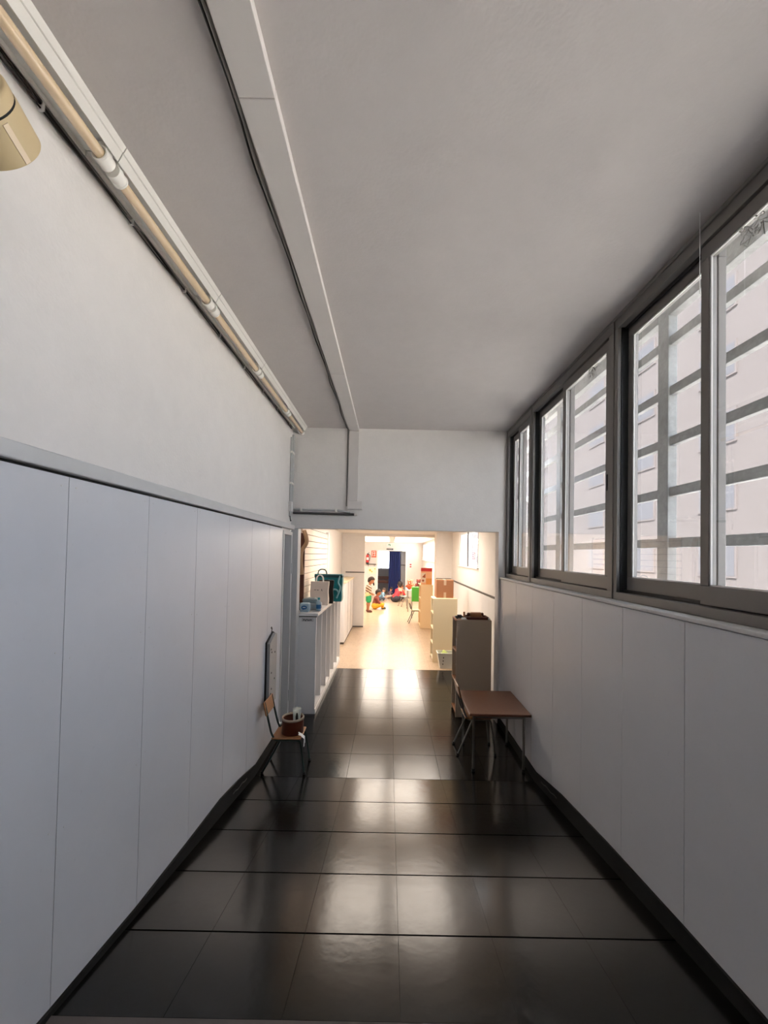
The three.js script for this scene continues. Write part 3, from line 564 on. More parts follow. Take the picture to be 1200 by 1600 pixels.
// things on the counter (top at 1.185)
{
  const CT = 1.1852;
  const t = thing('tissue_pack', 'pale blue plastic pack with a dark blue round logo at the counter end', 'pack', [-1.02, CT, -4.83]);
  mesh('wrap', [rbx(-0.055, 0.055, 0, 0.105, -0.06, 0.06, 0.018, 4)], M.pack, t);
  const logo = mesh('logo', [new THREE.CircleGeometry(0.03, 32).scale(1.15, 0.8, 1).translate(0.0, 0.056, 0.0612), new THREE.CircleGeometry(0.012, 3).translate(-0.012, 0.034, 0.0612)], M.blueLogo, t);
  mesh('logo_bar', [bx(-0.016, 0.018, 0.053, 0.06, 0.0613, 0.0618)], M.white, logo);
  const u = thing('wipe_stack', 'grey pack of wipes lying behind the pale blue pack on the counter', 'pack', [-0.965, CT, -5.05]);
  mesh('wrap', [rbx(-0.12, 0.1, 0, 0.085, -0.09, 0.09, 0.02, 4)], M.packGrey, u);
  mesh('stripe', [rbx(-0.121, 0.101, 0.03, 0.05, -0.091, 0.091, 0.018, 3)], M.pack, u);
  const u2 = thing('wipe_stack', 'darker slate pack lying on top of the grey pack of wipes', 'pack', [-0.985, CT + 0.0855, -5.04]);
  mesh('wrap', [rbx(-0.1, 0.085, 0, 0.055, -0.08, 0.08, 0.018, 4)], std('#7f9299', 0.45), u2);
  mesh('lid', [rbx(-0.05, 0.05, 0.055, 0.062, -0.03, 0.03, 0.003)], M.packGrey, u2);
  const jar = thing('clear_jar', 'small clear bottle with blue print beside the packs at the counter edge', 'bottle', [-0.868, CT, -4.9]);
  mesh('body', [new THREE.LatheGeometry([[0, 0], [0.028, 0.002], [0.03, 0.02], [0.03, 0.1], [0.014, 0.125], [0.014, 0.14], [0, 0.14]].map((p) => new THREE.Vector2(...p)), 24)], M.pack, jar);
  mesh('cap', [new THREE.CylinderGeometry(0.016, 0.016, 0.025, 20).translate(0, 0.152, 0)], M.teal, jar);
  mesh('print', [new THREE.CylinderGeometry(0.0306, 0.0306, 0.05, 24, 1, true).translate(0, 0.055, 0)], M.blueLogo, jar);
  const bagShape = (w, h, d, taper, m, t2) => { const g = new THREE.BoxGeometry(w, h, d, 6, 8, 4).translate(0, h / 2, 0); const p = g.attributes.position; for (let i = 0; i < p.count; i++) { const k = p.getY(i) / h; p.setZ(i, p.getZ(i) * (1 - taper * k) + 0.006 * Math.sin(p.getY(i) * 30 + p.getX(i) * 20)); p.setX(i, p.getX(i) * (1 + 0.03 * k) + 0.004 * Math.sin(p.getY(i) * 26)); } g.computeVertexNormals(); return mesh('sack', [g], m, t2); };
  const pb = thing('paper_bag', 'white paper carrier bag with a looped handle and small dark print on the counter', 'bag', [-0.965, CT, -5.5]);
  const sack = bagShape(0.24, 0.32, 0.11, 0.45, M.kraft, pb);
  for (const z of [-0.02, 0.03]) mesh('handle', [tube([[-0.05, 0.31, z], [-0.04, 0.38, z], [0, 0.41, z], [0.04, 0.38, z], [0.05, 0.31, z]], 0.006, 30)], M.white, pb);
  const print = canvas(256, 96, (g, w, h) => { g.clearRect(0, 0, w, h); g.fillStyle = '#e6d7cb'; g.fillRect(0, 0, w, h); g.fillStyle = '#3a3130'; for (const [x, y, a, b] of [[40, 30, 22, 14], [70, 24, 10, 22], [100, 30, 34, 10], [104, 46, 24, 8], [190, 14, 12, 44], [204, 50, 10, 10]]) g.fillRect(x, y, a, b); });
  mesh('print', [new THREE.PlaneGeometry(0.17, 0.055).rotateX(-0.08).translate(-0.01, 0.2, 0.0505)], new THREE.MeshStandardMaterial({ map: print, roughness: 0.8 }), pb, true);
  const bb = thing('black_bag', 'flat black carrier bag tucked behind the white paper bag', 'bag', [-0.9, CT, -5.66]);
  bagShape(0.2, 0.33, 0.05, 0.4, M.black, bb);
  const tb = thing('teal_bag', 'large glossy teal shopping bag at the back of the counter', 'bag', [-0.93, CT, -5.98]);
  const s2 = bagShape(0.4, 0.4, 0.2, 0.3, M.teal, tb); s2.geometry.translate(0.02, 0, 0);
  mesh('band', [rbx(-0.19, 0.23, 0.35, 0.39, -0.075, 0.082, 0.01)], M.tealDark, tb);
  mesh('print_swirl', [new THREE.TorusGeometry(0.05, 0.012, 8, 24, 4.4).translate(0.12, 0.13, 0.1), new THREE.TorusGeometry(0.03, 0.01, 8, 24, 4).translate(0.03, 0.28, 0.085), tube([[0.19, 0.38, 0.075], [0.17, 0.28, 0.09], [0.2, 0.2, 0.1], [0.15, 0.05, 0.108]], 0.012)], M.tealPale, tb);
  for (const x of [-0.08]) mesh('handle', [tube([[x - 0.07, 0.38, 0.03], [x - 0.05, 0.45, 0.03], [x, 0.47, 0.03], [x + 0.05, 0.45, 0.03], [x + 0.07, 0.38, 0.03]], 0.009)], M.tealDark, tb);
  const bk = thing('black_pouch', 'small black pouch at the back corner of the counter end', 'pouch', [-1.105, CT, -5.0]);
  mesh('body', [rbx(-0.035, 0.015, 0, 0.08, -0.08, 0.08, 0.012, 3)], M.black, bk);
}

// ------------------------------------------------------------------ bookcases on the right
function bookcase(label, x0, x1, z0, z1, H, side, inner, levels) {     // open towards -x; z1 nearer
  const t = thing('bookcase', label, 'bookcase', [0, 0, 0]);
  mesh('side_panel', [rbx(x0, x1, 0, H, z1 - 0.02, z1, 0.003)], side, t);
  mesh('side_panel', [rbx(x0, x1, 0, H, z0, z0 + 0.02, 0.003)], side, t);
  mesh('back_panel', [bx(x1 - 0.012, x1, 0.02, H - 0.02, z0 + 0.02, z1 - 0.02)], side, t);
  mesh('top_board', [rbx(x0 - 0.004, x1, H - 0.022, H + 0.0, z0 + 0.02, z1 - 0.02, 0.003)], inner, t);
  for (const y of levels) mesh('shelf', [rbx(x0 - 0.002, x1 - 0.012, y - 0.01, y + 0.01, z0 + 0.02, z1 - 0.02, 0.003)], inner, t);
  return t;
}
const shelfThings = (x, z0, z1, levels, group, where) => {
  const kinds = [['#7c4a35', 'dark red'], ['#b9bcb8', 'pale grey'], ['#5d6f86', 'slate blue'], ['#a8763f', 'tan'], ['#d9d0bd', 'ivory']];
  levels.forEach((y, i) => {
    let z = z1 - 0.035, k = 0;
    while (z - 0.075 > z0 + 0.03 && k < 3) {
      const [c, n] = kinds[(i * 3 + k) % 5], h = rr(0.09, 0.17), d = rr(0.05, 0.08);
      const t = thing('storage_box', `${n} box, ${['nearest', 'middle', 'rear'][k]} one on the ${['bottom', 'lower', 'middle', 'upper', 'top'][i]} shelf of the ${where}`, 'box', [x, y + 0.0102, z]);
      mesh('carton', [rbx(0, 0.22, 0, h, -d, 0, 0.004)], std(c, 0.6), t);
      mesh('lid', [rbx(-0.003, 0.223, h, h + 0.014, -d - 0.002, 0.002, 0.003)], std(c, 0.45), t);
      z -= d + rr(0.012, 0.03); k++;
    }
  });
};
bookcase('tall brown-grey bookcase with an open left side behind the low table', 0.802, 1.215, -5.02, -4.705, 1.14, M.greige, M.shelfWood, [0.05, 0.4, 0.76]);
shelfThings(0.83, -5.0, -4.73, [0.05, 0.4, 0.76], '', 'brown-grey bookcase');
bookcase('cream bookcase with a cardboard box on top, middle one of the right row', 0.782, 1.21, -7.47, -7.07, 1.13, M.cream, M.cream, [0.05, 0.32, 0.59, 0.86]);
shelfThings(0.81, -7.45, -7.09, [0.05, 0.32, 0.59, 0.86], '', 'cream bookcase');
bookcase('cream bookcase with orange light painted in and an orange picture board on top, furthest of the right row', 0.806, 1.125, -10.9, -10.28, 1.12, std('#efcfa0', 0.5), std('#efcfa0', 0.5), [0.05, 0.4, 0.76]);  // cream case; the warm light falling on it is put into its colour
{
  const T = 1.1405;
  const a = thing('wooden_tray', 'flat dark wooden tray on top of the brown-grey bookcase', 'tray', [1.06, T, -4.83]);
  mesh('base', [rbx(-0.14, 0.13, 0, 0.012, -0.09, 0.1, 0.003)], M.darkWood, a);
  mesh('lip', [bx(-0.14, 0.13, 0.012, 0.03, 0.09, 0.1), bx(-0.14, 0.13, 0.012, 0.03, -0.09, -0.08), bx(-0.14, -0.13, 0.012, 0.03, -0.08, 0.09), bx(0.12, 0.13, 0.012, 0.03, -0.08, 0.09)], M.darkWood, a);
  const b = thing('toy_loaf', 'light brown rounded wooden toy lying in the flat tray', 'toy', [1.05, T + 0.0125, -4.83]);
  mesh('body', [new THREE.CapsuleGeometry(0.032, 0.1, 8, 16).rotateZ(Math.PI / 2).scale(1, 1.0, 1.2).translate(0, 0.033, 0)], M.seatWood, b);
  mesh('end_cap', [new THREE.SphereGeometry(0.022, 14, 10).translate(-0.09, 0.04, 0.02), new THREE.SphereGeometry(0.018, 14, 10).translate(0.075, 0.045, 0.02)], M.darkWood, b);
  const c = thing('dark_toy', 'small black toy car at the left corner of the brown-grey bookcase top', 'toy car', [0.85, T, -4.82]);
  mesh('body', [rbx(-0.05, 0.05, 0.008, 0.03, -0.03, 0.03, 0.008), rbx(-0.025, 0.03, 0.03, 0.046, -0.025, 0.025, 0.008)], M.black, c);
  for (const x of [-0.03, 0.03]) for (const z of [-0.03, 0.03]) mesh('wheel', [new THREE.CylinderGeometry(0.011, 0.011, 0.012, 14).rotateX(Math.PI / 2).translate(x, 0.011, z)], M.darkLine, c);
  const d = thing('paper_scrap', 'folded white paper scrap beside the small black toy car', 'paper', [0.9, T, -4.76]);
  mesh('sheet', [rbx(-0.035, 0.035, 0, 0.006, -0.03, 0.03, 0.002), rbx(-0.03, 0.02, 0.006, 0.018, -0.02, 0.025, 0.004)], M.white, d);
  const e = thing('white_ball', 'tiny white ball at the right corner of the brown-grey bookcase top', 'ball', [1.19, T, -4.73]);
  mesh('ball', [new THREE.SphereGeometry(0.014, 16, 12).translate(0, 0.014, 0)], M.white, e);
  const h = thing('wooden_wedge', 'small upright wooden wedge between the toy car and the tray', 'block', [0.915, T, -4.88]);
  mesh('wedge', [sideprism([[0, 0], [0.05, 0], [0.02, 0.075]], -0.01, 0.012)], M.seatWood, h);
  const cb = thing('cardboard_box', 'brown cardboard box with a tape strip on top of the cream bookcase', 'box', [1.0, 1.1305, -7.29]);
  mesh('carton', [rbx(-0.153, 0.153, 0, 0.325, -0.12, 0.12, 0.003)], M.card, cb);
  mesh('tape', [bx(-0.022, 0.022, 0.23, 0.326, 0.1195, 0.1206), bx(-0.022, 0.022, 0.325, 0.3262, -0.12, 0.12), bx(-0.022, 0.022, 0, 0.1, 0.1195, 0.1206)], M.tape, cb);
  mesh('flap_line', [bx(-0.153, 0.153, 0.3245, 0.3256, -0.002, 0.002)], M.darkLine, cb);
  // white laundry basket
  const k = thing('plastic_basket', 'white plastic basket with dark holes on the floor beside the cream bookcase', 'basket', [0.968, 0, -6.78]);
  const ring = (w, d, y) => [[-w, -d], [w, -d], [w, d], [-w, d]].map(([x, z]) => [x, y, z]);
  const wall = []; const N4 = 4;
  { const w0 = 0.1, w1 = 0.135, d0 = 0.075, d1 = 0.1, Hh = 0.25; const q = (a, b, c2, d2) => { const g = new THREE.BufferGeometry(); g.setAttribute('position', new THREE.Float32BufferAttribute([...a, ...b, ...c2, ...a, ...c2, ...d2], 3)); g.computeVertexNormals(); return g; };
    const lo = ring(w0, d0, 0.004), hi = ring(w1, d1, Hh), li = ring(w0 - 0.006, d0 - 0.006, 0.01), hh = ring(w1 - 0.006, d1 - 0.006, Hh);
    for (let i = 0; i < N4; i++) { const j = (i + 1) % 4; wall.push(q(lo[j], lo[i], hi[i], hi[j]), q(li[i], li[j], hh[j], hh[i]), q(hi[j], hi[i], hh[i], hh[j])); }
    wall.push(bx(-w0, w0, 0, 0.01, -d0, d0)); }
  mesh('tub', wall, M.plasticWhite, k);
  mesh('rim', [rbx(-0.145, 0.145, 0.245, 0.262, 0.094, 0.11, 0.004), rbx(-0.145, 0.145, 0.245, 0.262, -0.11, -0.094, 0.004), rbx(-0.145, -0.13, 0.245, 0.262, -0.094, 0.094, 0.004), rbx(0.13, 0.145, 0.245, 0.262, -0.094, 0.094, 0.004)], M.plasticWhite, k);
  for (let i = 0; i < 3; i++) for (const x of [-0.05]) mesh('slot', [rbx(x - 0.008 + 0.004 * i, x + 0.008 + 0.004 * i, 0.06 + i * 0.055, 0.085 + i * 0.055, 0.079 + i * 0.006, 0.0845 + i * 0.0061, 0.002)], M.darkLine, k);
  const lt = thing('soft_toy', 'pale green crumpled soft toy lying in the white basket', 'toy', [0.96, 0.0105, -6.78]);
  { const g = new THREE.IcosahedronGeometry(0.075, 4), p = g.attributes.position; for (let i = 0; i < p.count; i++) { const v = V(p.getX(i), p.getY(i), p.getZ(i)); v.multiplyScalar(1 + 0.14 * Math.sin(v.x * 60 + v.y * 40) * Math.cos(v.z * 50)); p.setXYZ(i, v.x * 1.1, Math.max(0, (v.y + 0.08) * 1.75), v.z); } g.computeVertexNormals(); mesh('plush', [g], std('#c9d77f', 0.95), lt); }
  // picture board
  const pb = thing('picture_board', 'upright orange picture board with a red header on the orange-tinted cream bookcase', 'poster', [0.97, 1.1205, -10.5]);
  mesh('board', [rbx(-0.15, 0.15, 0, 0.435, -0.012, 0, 0.002)], std('#f2b98c', 0.6), pb);
  mesh('header', [bx(-0.15, 0.15, 0.345, 0.435, 0.0002, 0.002)], M.red, pb);
  mesh('photo', [bx(-0.14, -0.02, 0.05, 0.3, 0.0002, 0.002)], std('#ecd9c4', 0.6), pb);
  mesh('drawing', [sideprismXY([[-0.12, 0.19], [-0.03, 0.17], [-0.03, 0.29]]), new THREE.CircleGeometry(0.03, 20).translate(-0.09, 0.1, 0.0024)], std('#a8542f', 0.6), pb);
  mesh('block', [bx(-0.01, 0.14, 0.0, 0.16, 0.0002, 0.002)], std('#e59a4f', 0.6), pb);
}
function sideprismXY(pts) { return new THREE.ExtrudeGeometry(new THREE.Shape(pts.map((p) => new THREE.Vector2(...p))), { depth: 0.001, bevelEnabled: false }).translate(0, 0, 0.002); }

// ------------------------------------------------------------------ far end: curtain, signs, extinguisher, bench
{
  const g = new THREE.PlaneGeometry(0.56, 1.98, 60, 8), p = g.attributes.position;
  for (let i = 0; i < p.count; i++) { const x = p.getX(i), k = (p.getY(i) + 0.99) / 1.98; p.setXYZ(i, x * (0.86 + 0.14 * (1 - k)) - 0.02 * k, p.getY(i) + 1.03, 0.035 * Math.sin(x * 62 + 0.6 * k)); }
  g.computeVertexNormals();
  const t = thing('curtain', 'long navy blue curtain hanging in the far doorway', 'curtain', [0.22, 0, ZF + 0.07]);
  mesh('fabric', [g], std('#1b2a63', 0.85, { side: THREE.DoubleSide }), t);
  mesh('rail', [bar([-0.3, 2.03, 0], [0.32, 2.03, 0], 0.012)], M.black, t);
  const e = thing('exit_sign', 'small round-headed green emergency exit sign above the far doorway', 'sign', [-0.05, 2.24, ZF + 0.001]);
  mesh('plate', [rbx(-0.11, 0.1, 0, 0.14, 0, 0.02, 0.004)], M.white, e);
  mesh('pictogram', [new THREE.TorusGeometry(0.042, 0.014, 8, 20, 4.5).rotateZ(-0.9).translate(0.0, 0.07, 0.024), new THREE.CircleGeometry(0.014, 16).translate(0.01, 0.07, 0.022)], M.exitGreen, e);
  const dp = canvas(256, 64, (c, w, h) => { c.fillStyle = '#26292a'; c.fillRect(0, 0, w, h); c.fillStyle = '#e8ece9'; for (let i = 0; i < 6; i++) c.fillRect(28 + i * 34, 18, 20, 28 - (i % 2) * 10); });
  const d = thing('door_plate', 'dark strip sign with pale lettering directly above the navy curtain', 'sign', [-0.02, 2.1, ZF + 0.031]);
  mesh('plate', [rbx(-0.15, 0.15, 0, 0.06, 0, 0.008, 0.002)], M.black, d);
  mesh('lettering', [new THREE.PlaneGeometry(0.28, 0.05).translate(0, 0.03, 0.0085)], new THREE.MeshStandardMaterial({ map: dp, roughness: 0.6 }), d, true);
  const L = (q, s = 20) => new THREE.LatheGeometry(q.map((v) => new THREE.Vector2(...v)), s);
  const f = thing('fire_extinguisher', 'red fire extinguisher hanging on the far wall left of the doorway', 'extinguisher', [-1.02, 1.46, ZF + 0.09]);
  mesh('cylinder', [L([[0, 0], [0.06, 0], [0.065, 0.03], [0.065, 0.34], [0.05, 0.39], [0.02, 0.41], [0, 0.41]])], M.red, f);
  mesh('base_ring', [L([[0.062, 0], [0.068, 0], [0.068, 0.05], [0.062, 0.05]])], M.black, f);
  mesh('valve', [rbx(-0.02, 0.06, 0.41, 0.45, -0.015, 0.015, 0.005), bar([0.0, 0.46, 0], [0.08, 0.5, 0], 0.008)], M.black, f);
  mesh('hose', [tube([[0.04, 0.43, 0], [0.11, 0.36, 0.01], [0.1, 0.2, 0.03], [0.075, 0.12, 0.03]], 0.012)], M.black, f);
  mesh('label_patch', [new THREE.CylinderGeometry(0.066, 0.066, 0.12, 20, 1, true, -0.8, 1.6).translate(0, 0.22, 0)], M.white, f);
  const s = thing('alarm_sign', 'square red pictogram sign beside the fire extinguisher', 'sign', [-0.74, 1.74, ZF + 0.001]);
  mesh('plate', [rbx(-0.115, 0.115, 0, 0.31, 0, 0.006, 0.002)], std('#d9694c', 0.6), s);
  mesh('pictogram', [bx(-0.08, 0.08, 0.17, 0.19, 0.006, 0.008), bx(-0.08, -0.06, 0.05, 0.27, 0.006, 0.008), bx(0.03, 0.05, 0.08, 0.27, 0.006, 0.008), bx(-0.08, 0.08, 0.25, 0.27, 0.006, 0.008), bx(-0.03, 0.08, 0.07, 0.09, 0.006, 0.008)], M.white, s);
  const sh = thing('wall_shelf', 'thin dark shelf under the fire extinguisher on the far wall', 'shelf', [-0.85, 1.42, ZF]);
  mesh('board', [rbx(-0.22, 0.22, 0, 0.03, 0, 0.16, 0.004)], M.darkLine, sh);
  mesh('bracket', [bx(-0.15, -0.13, -0.08, 0, 0, 0.02), bx(0.13, 0.15, -0.08, 0, 0, 0.02)], M.darkLine, sh);
  const n = thing('wall_notice', 'small red and white notice on the far wall right of the doorway', 'notice', [0.93, 1.3, ZF + 0.001]);
  mesh('sheet', [bx(-0.05, 0.05, 0, 0.19, 0, 0.003)], M.white, n);
  mesh('print', [bx(-0.04, 0.04, 0.12, 0.18, 0.003, 0.004), bx(-0.04, 0.04, 0.02, 0.08, 0.003, 0.004)], M.red, n);
  const b = thing('bench', 'dark brown bench in the grey room behind the navy curtain', 'bench', [-0.35, 0, -19.3]);
  mesh('seat', [rbx(-0.35, 0.4, 0.5, 0.62, -0.15, 0.15, 0.01)], std('#6d3c2e', 0.5), b);
  mesh('back', [rbx(-0.35, 0.4, 0.66, 0.82, -0.18, -0.15, 0.01)], std('#5f3a30', 0.5), b);
  for (const x of [-0.3, 0.35]) mesh('leg', [bx(x - 0.03, x + 0.03, 0, 0.5, -0.12, 0.12), bx(x - 0.02, x + 0.02, 0.5, 0.8, -0.18, -0.15)], M.greyDoor, b);
  const dr = thing('wall_drawing', 'pale yellow flower drawing pinned behind the standing child', 'drawing', [-0.8, 1.0, ZF + 0.001]);
  mesh('sheet', [bx(-0.2, 0.25, 0, 0.3, 0, 0.003)], std('#f4ecd2', 0.8), dr);
  mesh('petals', [new THREE.CircleGeometry(0.05, 16).translate(-0.1, 0.16, 0.0035), new THREE.CircleGeometry(0.03, 16).translate(0.12, 0.22, 0.0035), new THREE.CircleGeometry(0.035, 16).translate(-0.02, 0.1, 0.0035)], std('#d8c65a', 0.8), dr);
}
// far tables, chairs and toys
{
  childChair('child chair with a cream seat standing in front of the green cabinet', [0.74, 0, -11.15], 0.1, 0.36, M.cream, M.black);
  const t = thing('green_cabinet', 'small bright green toy cabinet behind the orange-tinted cream bookcase', 'cabinet', [0.77, 0, -12.0]);
  mesh('body', [rbx(-0.1, 0.14, 0.5, 0.93, -0.12, 0.12, 0.01)], M.green, t);
  mesh('door', [rbx(-0.09, 0.13, 0.52, 0.91, 0.12, 0.13, 0.004)], M.green, t);
  for (const x of [-0.09, 0.13]) for (const z of [-0.1, 0.1]) mesh('leg', [bar([x, 0, z], [x, 0.5, z], 0.012)], M.chrome, t);
  const w = thing('white_table', 'white child table with metal legs near the far right', 'table', [0.82, 0, -13.6]);
  mesh('table_top', [rbx(-0.24, 0.3, 0.7, 0.73, -0.4, 0.4, 0.01)], M.white, w);
  for (const x of [-0.2, 0.26]) for (const z of [-0.36, 0.36]) mesh('leg', [bar([x, 0, z], [x, 0.7, z], 0.014)], M.chrome, w);
  childChair('child chair with pale green seat beside the white table far away', [0.56, 0, -14.7], 0.5, 0.36, std('#b9c9bd', 0.5), M.chrome);
  const toys = [['#b65a3c', 'rust brown', 0.66, -13.3, 0.085], ['#6b2f2a', 'dark maroon', 0.96, -13.28, 0.085], ['#d9a07c', 'peach', 0.74, -13.7, 0.09], ['#8a3b32', 'brick red', 1.0, -13.78, 0.09]];
  for (const [c, n, x, z, r] of toys) {
    const o = thing('plush_bear', `${n} plush bear piled on the white far table`, 'plush toy', [x, 0.7305, z]);
    const mat = std(c, 0.95);
    mesh('body', [new THREE.SphereGeometry(r, 18, 14).scale(1, 1.15, 0.9).translate(0, r * 1.15, 0)], mat, o);
    mesh('head', [new THREE.SphereGeometry(r * 0.72, 18, 14).translate(0, r * 2.75, 0.02), new THREE.SphereGeometry(r * 0.28, 10, 8).translate(-r * 0.55, r * 3.3, 0), new THREE.SphereGeometry(r * 0.28, 10, 8).translate(r * 0.55, r * 3.3, 0)], mat, o);
    mesh('muzzle', [new THREE.SphereGeometry(r * 0.32, 12, 10).translate(0, r * 2.6, r * 0.72)], M.kraft, o);
    for (const s of [-1, 1]) mesh('paw', [new THREE.CapsuleGeometry(r * 0.3, r * 0.6, 6, 10).rotateZ(s * 0.9).translate(s * r * 1.05, r * 1.5, r * 0.3)], mat, o);
  }
}

// ------------------------------------------------------------------ PEOPLE
function figure(caps, res, k = 0.03) {
  const lo = [1e9, 1e9, 1e9], hi = [-1e9, -1e9, -1e9];
  for (const c of caps) for (const [p, r] of [[c.a, c.ra], [c.b, c.rb]]) for (let i = 0; i < 3; i++) { lo[i] = Math.min(lo[i], p[i] - r); hi[i] = Math.max(hi[i], p[i] + r); }
  const half = Math.max(hi[0] - lo[0], hi[1] - lo[1], hi[2] - lo[2]) / 2 * 1.12, cen = lo.map((l, i) => (l + hi[i]) / 2);
  const mc = new MarchingCubes(res, new THREE.MeshStandardMaterial(), false, false, 120000);
  mc.isolation = 0;
  const F = mc.field, n = res; F.fill(-1);
  const h = n / 2, at = (i, a) => cen[a] + (i - h) / h * half;
  const dist = (c, x, y, z) => {
    const bx0 = c.b[0] - c.a[0], by = c.b[1] - c.a[1], bz = c.b[2] - c.a[2], l2 = bx0 * bx0 + by * by + bz * bz || 1e-9;
    let t = ((x - c.a[0]) * bx0 + (y - c.a[1]) * by + (z - c.a[2]) * bz) / l2; t = t < 0 ? 0 : t > 1 ? 1 : t;
    const dx = x - c.a[0] - t * bx0, dy = y - c.a[1] - t * by, dz = z - c.a[2] - t * bz;
    return Math.sqrt(dx * dx + dy * dy + dz * dz) - (c.ra + (c.rb - c.ra) * t);
  };
  for (const c of caps) {
    const kk = c.k ?? k, m = Math.max(c.ra, c.rb) + 2.5 * kk + 0.02, r0 = [], r1 = [];
    for (let a = 0; a < 3; a++) { r0[a] = Math.max(1, Math.floor((Math.min(c.a[a], c.b[a]) - m - cen[a]) / half * h + h)); r1[a] = Math.min(n - 2, Math.ceil((Math.max(c.a[a], c.b[a]) + m - cen[a]) / half * h + h)); }
    for (let z = r0[2]; z <= r1[2]; z++) for (let y = r0[1]; y <= r1[1]; y++) for (let x = r0[0]; x <= r1[0]; x++) {
      const i = x + y * n + z * n * n, d = dist(c, at(x, 0), at(y, 1), at(z, 2)), f = -F[i], q = Math.max(kk - Math.abs(f - d), 0) / kk;
      F[i] = -(Math.min(f, d) - q * q * kk / 4);
    }
  }
  mc.update();
  let g = new THREE.BufferGeometry();
  const P = mc.positionArray.slice(0, mc.count * 3);
  for (let i = 0; i < P.length; i++) P[i] = cen[i % 3] + P[i] * half;
  g.setAttribute('position', new THREE.BufferAttribute(P, 3));
  g = mergeVertices(g, 1e-5); g.computeVertexNormals();
  const p = g.attributes.position, col = new Float32Array(p.count * 3), cc = new THREE.Color();
  for (let i = 0; i < p.count; i++) {
    const x = p.getX(i), y = p.getY(i), z = p.getZ(i); let best = 1e9, w = null;
    for (const c of caps) { const d = dist(c, x, y, z); if (d < best) { best = d; w = c; } }
    cc.set(typeof w.c === 'function' ? w.c(x, y, z) : w.c); col.set([cc.r, cc.g, cc.b], 3 * i);
  }
  g.setAttribute('color', new THREE.BufferAttribute(col, 3));
  g.setAttribute('uv', new THREE.BufferAttribute(new Float32Array(p.count * 2), 2));
  g.userData.ready = true;
  return g;
}
const skinMat = new THREE.MeshPhysicalMaterial({ color: 0xffffff, vertexColors: true, roughness: 0.7 });
const cap = (a, b, ra, rb, c, k) => ({ a, b, ra, rb: rb ?? ra, c, k });
const hand = (w, dir, c, s = 1) => {           // palm and five short fingers
  const d = V(...dir).normalize(), side = Math.abs(d.y) > 0.8 ? V(0, 0, 1) : V(0, 1, 0), u = side.clone().cross(d).normalize(), v = d.clone().cross(u), q = (f, a, b = 0) => [w[0] + (d.x * f + v.x * a + u.x * b) * s, w[1] + (d.y * f + v.y * a + u.y * b) * s, w[2] + (d.z * f + v.z * a + u.z * b) * s];
  const o = [cap(w, q(0.045, 0), 0.016 * s, 0.02 * s, c)];
  [-0.018, -0.006, 0.006, 0.018].forEach((a, i) => o.push(cap(q(0.05, a), q(0.08 + [0, 0.008, 0.006, -0.006][i], a * 1.25, 0.008), 0.0075 * s, 0.0065 * s, c, 0.004)));
  o.push(cap(q(0.02, 0.015), q(0.05, 0.038), 0.0085 * s, 0.0075 * s, c, 0.006));
  return o;
};
const head = (c, f, s, skin, hair) => {        // c centre, f facing, s half height
  const d = V(...f).normalize(), r = V(0, 1, 0).cross(d).normalize(), up = d.clone().cross(r), q = (a, b, e) => [c[0] + (d.x * a + up.x * b + r.x * e) * s, c[1] + (d.y * a + up.y * b + r.y * e) * s, c[2] + (d.z * a + up.z * b + r.z * e) * s];
  return [cap(q(0.05, -0.25, 0), q(0, 0.2, 0), 0.62 * s, 0.72 * s, skin, 0.01), cap(q(0.3, -0.55, 0), q(0.3, -0.6, 0), 0.32 * s, 0.3 * s, skin, 0.02),
    cap(q(0.7, 0.0, 0), q(0.82, -0.2, 0), 0.07 * s, 0.11 * s, skin, 0.006), cap(q(0.66, -0.5, -0.14), q(0.66, -0.5, 0.14), 0.06 * s, 0.06 * s, '#a04a40', 0.004),
    cap(q(0.64, 0.08, -0.24), q(0.64, 0.08, -0.25), 0.08 * s, 0.08 * s, '#221814', 0.004), cap(q(0.64, 0.08, 0.24), q(0.64, 0.08, 0.25), 0.08 * s, 0.08 * s, '#221814', 0.004),
    cap(q(-0.02, 0, -0.7), q(-0.02, -0.15, -0.7), 0.12 * s, 0.1 * s, skin, 0.006), cap(q(-0.02, 0, 0.7), q(-0.02, -0.15, 0.7), 0.12 * s, 0.1 * s, skin, 0.006),
    cap(q(-0.12, 0.32, 0), q(-0.3, 0.1, 0), 0.76 * s, 0.72 * s, hair, 0.008), cap(q(-0.4, -0.3, 0), q(-0.42, -0.4, 0), 0.5 * s, 0.42 * s, hair, 0.02), cap(q(0.3, 0.55, -0.2), q(0.3, 0.55, 0.2), 0.36 * s, 0.36 * s, hair, 0.02)];
};
function person(label, caps, res, at, turn = 0) {
  const m = mesh('person', figure(caps, res), skinMat); m.position.set(...at); m.rotation.y = turn;
  return tag(m, label, 'person', undefined);
}
